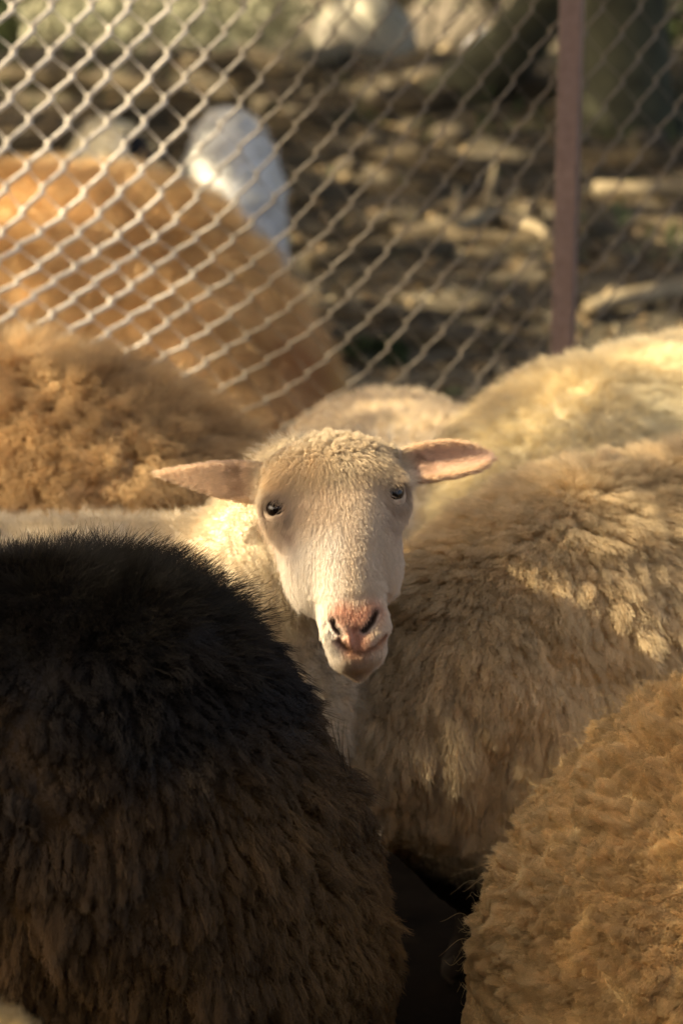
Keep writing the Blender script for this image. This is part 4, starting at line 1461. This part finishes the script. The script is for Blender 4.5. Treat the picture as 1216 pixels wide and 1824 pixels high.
# leaf positions inside the crown's layers
ca_ = r.uniform(-1.5, 15.0, NC)                 # along e_a (roughly across the view, front to back)
cb_ = r.uniform(-1.9, 2.7, NC)                  # along e_b
hgt = r.uniform(3.6, 6.0, NC)
NB = 75000                                       # the crowns of the two trees standing on the bank itself
ca_ = np.r_[ca_, r.uniform(5.6, 15.0, NB)]; cb_ = np.r_[cb_, r.uniform(2.7, 6.8, NB)]; hgt = np.r_[hgt, r.uniform(3.4, 5.2, NB)]
NC += NB
aw, bw = ca_, cb_
# clumpy: big and small lumps
lump = fbm(np.stack([aw * 1.6, bw * 1.6, hgt * 0.6], -1), 55, 2)
keep = lump > np.where(ca_ > 5.9, -0.95, -0.50)
sgn = 1.0 if (e_a @ np.array([0, 1.0, 0])) > 0 else -1.0
GA = [(sunco(c)[0], sunco(c)[1], rx, ry, k_) for c, rx, ry, k_ in GAPS]
aw = aw * sgn
for a0, b0_, rx, ry, k_ in GA:
    wob = 0.25 * fbm(np.stack([aw * 9, bw * 9, 0 * aw], -1), 5, 2)
    e = ((aw - a0) / (rx + 0.05)) ** 2 + ((bw - b0_) / (ry + 0.05)) ** 2 + wob
    keep &= ~((e < 1) & (r.random(NC) < k_))
# thick foliage where the near animals and the white one stand in full shade
for c, rx, ry in ((P(1080, 1450, 2.35), 0.30, 0.33), (P(250, 1300, 2.35), 0.30, 0.33), (P(410, 320, 6.9), 0.35, 0.30), (P(820, 1340, 2.88), 0.06, 0.06)):
    a0, b0_ = sunco(c)
    keep |= ((aw - a0) / rx) ** 2 + ((bw - b0_) / ry) ** 2 < 1
a0, b0_ = sunco(at_y(352, 315, 6.74))
keep &= ((aw - a0) / 0.11) ** 2 + ((bw - b0_) / 0.085) ** 2 > 1
a0, b0_ = sunco(P(40, 1790, 1.9))
keep &= ((aw - a0) / 0.10) ** 2 + ((bw - b0_) / 0.08) ** 2 > 1
isb = bw > 2.7
isb = isb[keep]
aw, bw, hgt = aw[keep], bw[keep], hgt[keep]
s_ = (hgt - bw * e_b[2] - aw * e_a[2]) / SUN[2]
pos = aw[:, None] * e_a + bw[:, None] * e_b + s_[:, None] * SUN
# keep the crown clear of the view
x_, y_, d_ = project(pos)
inv = (d_ > 0) & (x_ > -60) & (x_ < 1280) & (y_ > -60)
pos = pos[~inv]; isb = isb[~inv]
V, Q = leaves(pos[isb], 0.110, r)
cb2 = mesh_obj('crown', V, Q, M_LEAF, bank_tree, False)
cb2['kind'] = 'stuff'
pos = pos[~isb]
print('crown leaves', len(pos), pos.min(0), pos.max(0))
V, Q = leaves(pos, np.where(pos @ e_a > 5.9, 0.070, 0.078), r)
tb = (-8.5, 6.0, 0)
shade = trunk_tree('shade_tree', 'spreading shade tree off to the left whose leaves dapple the pen', tb,
                   [(0, 0, -0.1), (0.1, 0, 0.8), (0, 0.1, 1.8), (0.1, 0, 3.2)], [0.35, 0.27, 0.24, 0.2], M_TRUNK,
                   limbs=[([(0, 0, 2.2), (0.8, 1.5, 3.4), (1.8, 3.5, 4.0), (2.2, 6, 4.3)], [.12, .1, .07, .04]), ([(0, 0, 2.4), (1.2, -1.5, 3.3), (2.4, -3, 3.9), (3.2, -5, 4.2)], [.12, .09, .06, .03]),
                          ([(0, 0, 2.6), (1.6, 0.3, 3.6), (3.4, 0.5, 4.1)], [.11, .08, .04]), ([(0, 0, 2.4), (-1.0, 2, 3.2), (-1.5, 4.5, 3.9)], [.1, .08, .04])])
cr = mesh_obj('crown', V, Q, M_LEAF, shade, False)
cr['kind'] = 'stuff'
print('total', time.time() - T0)
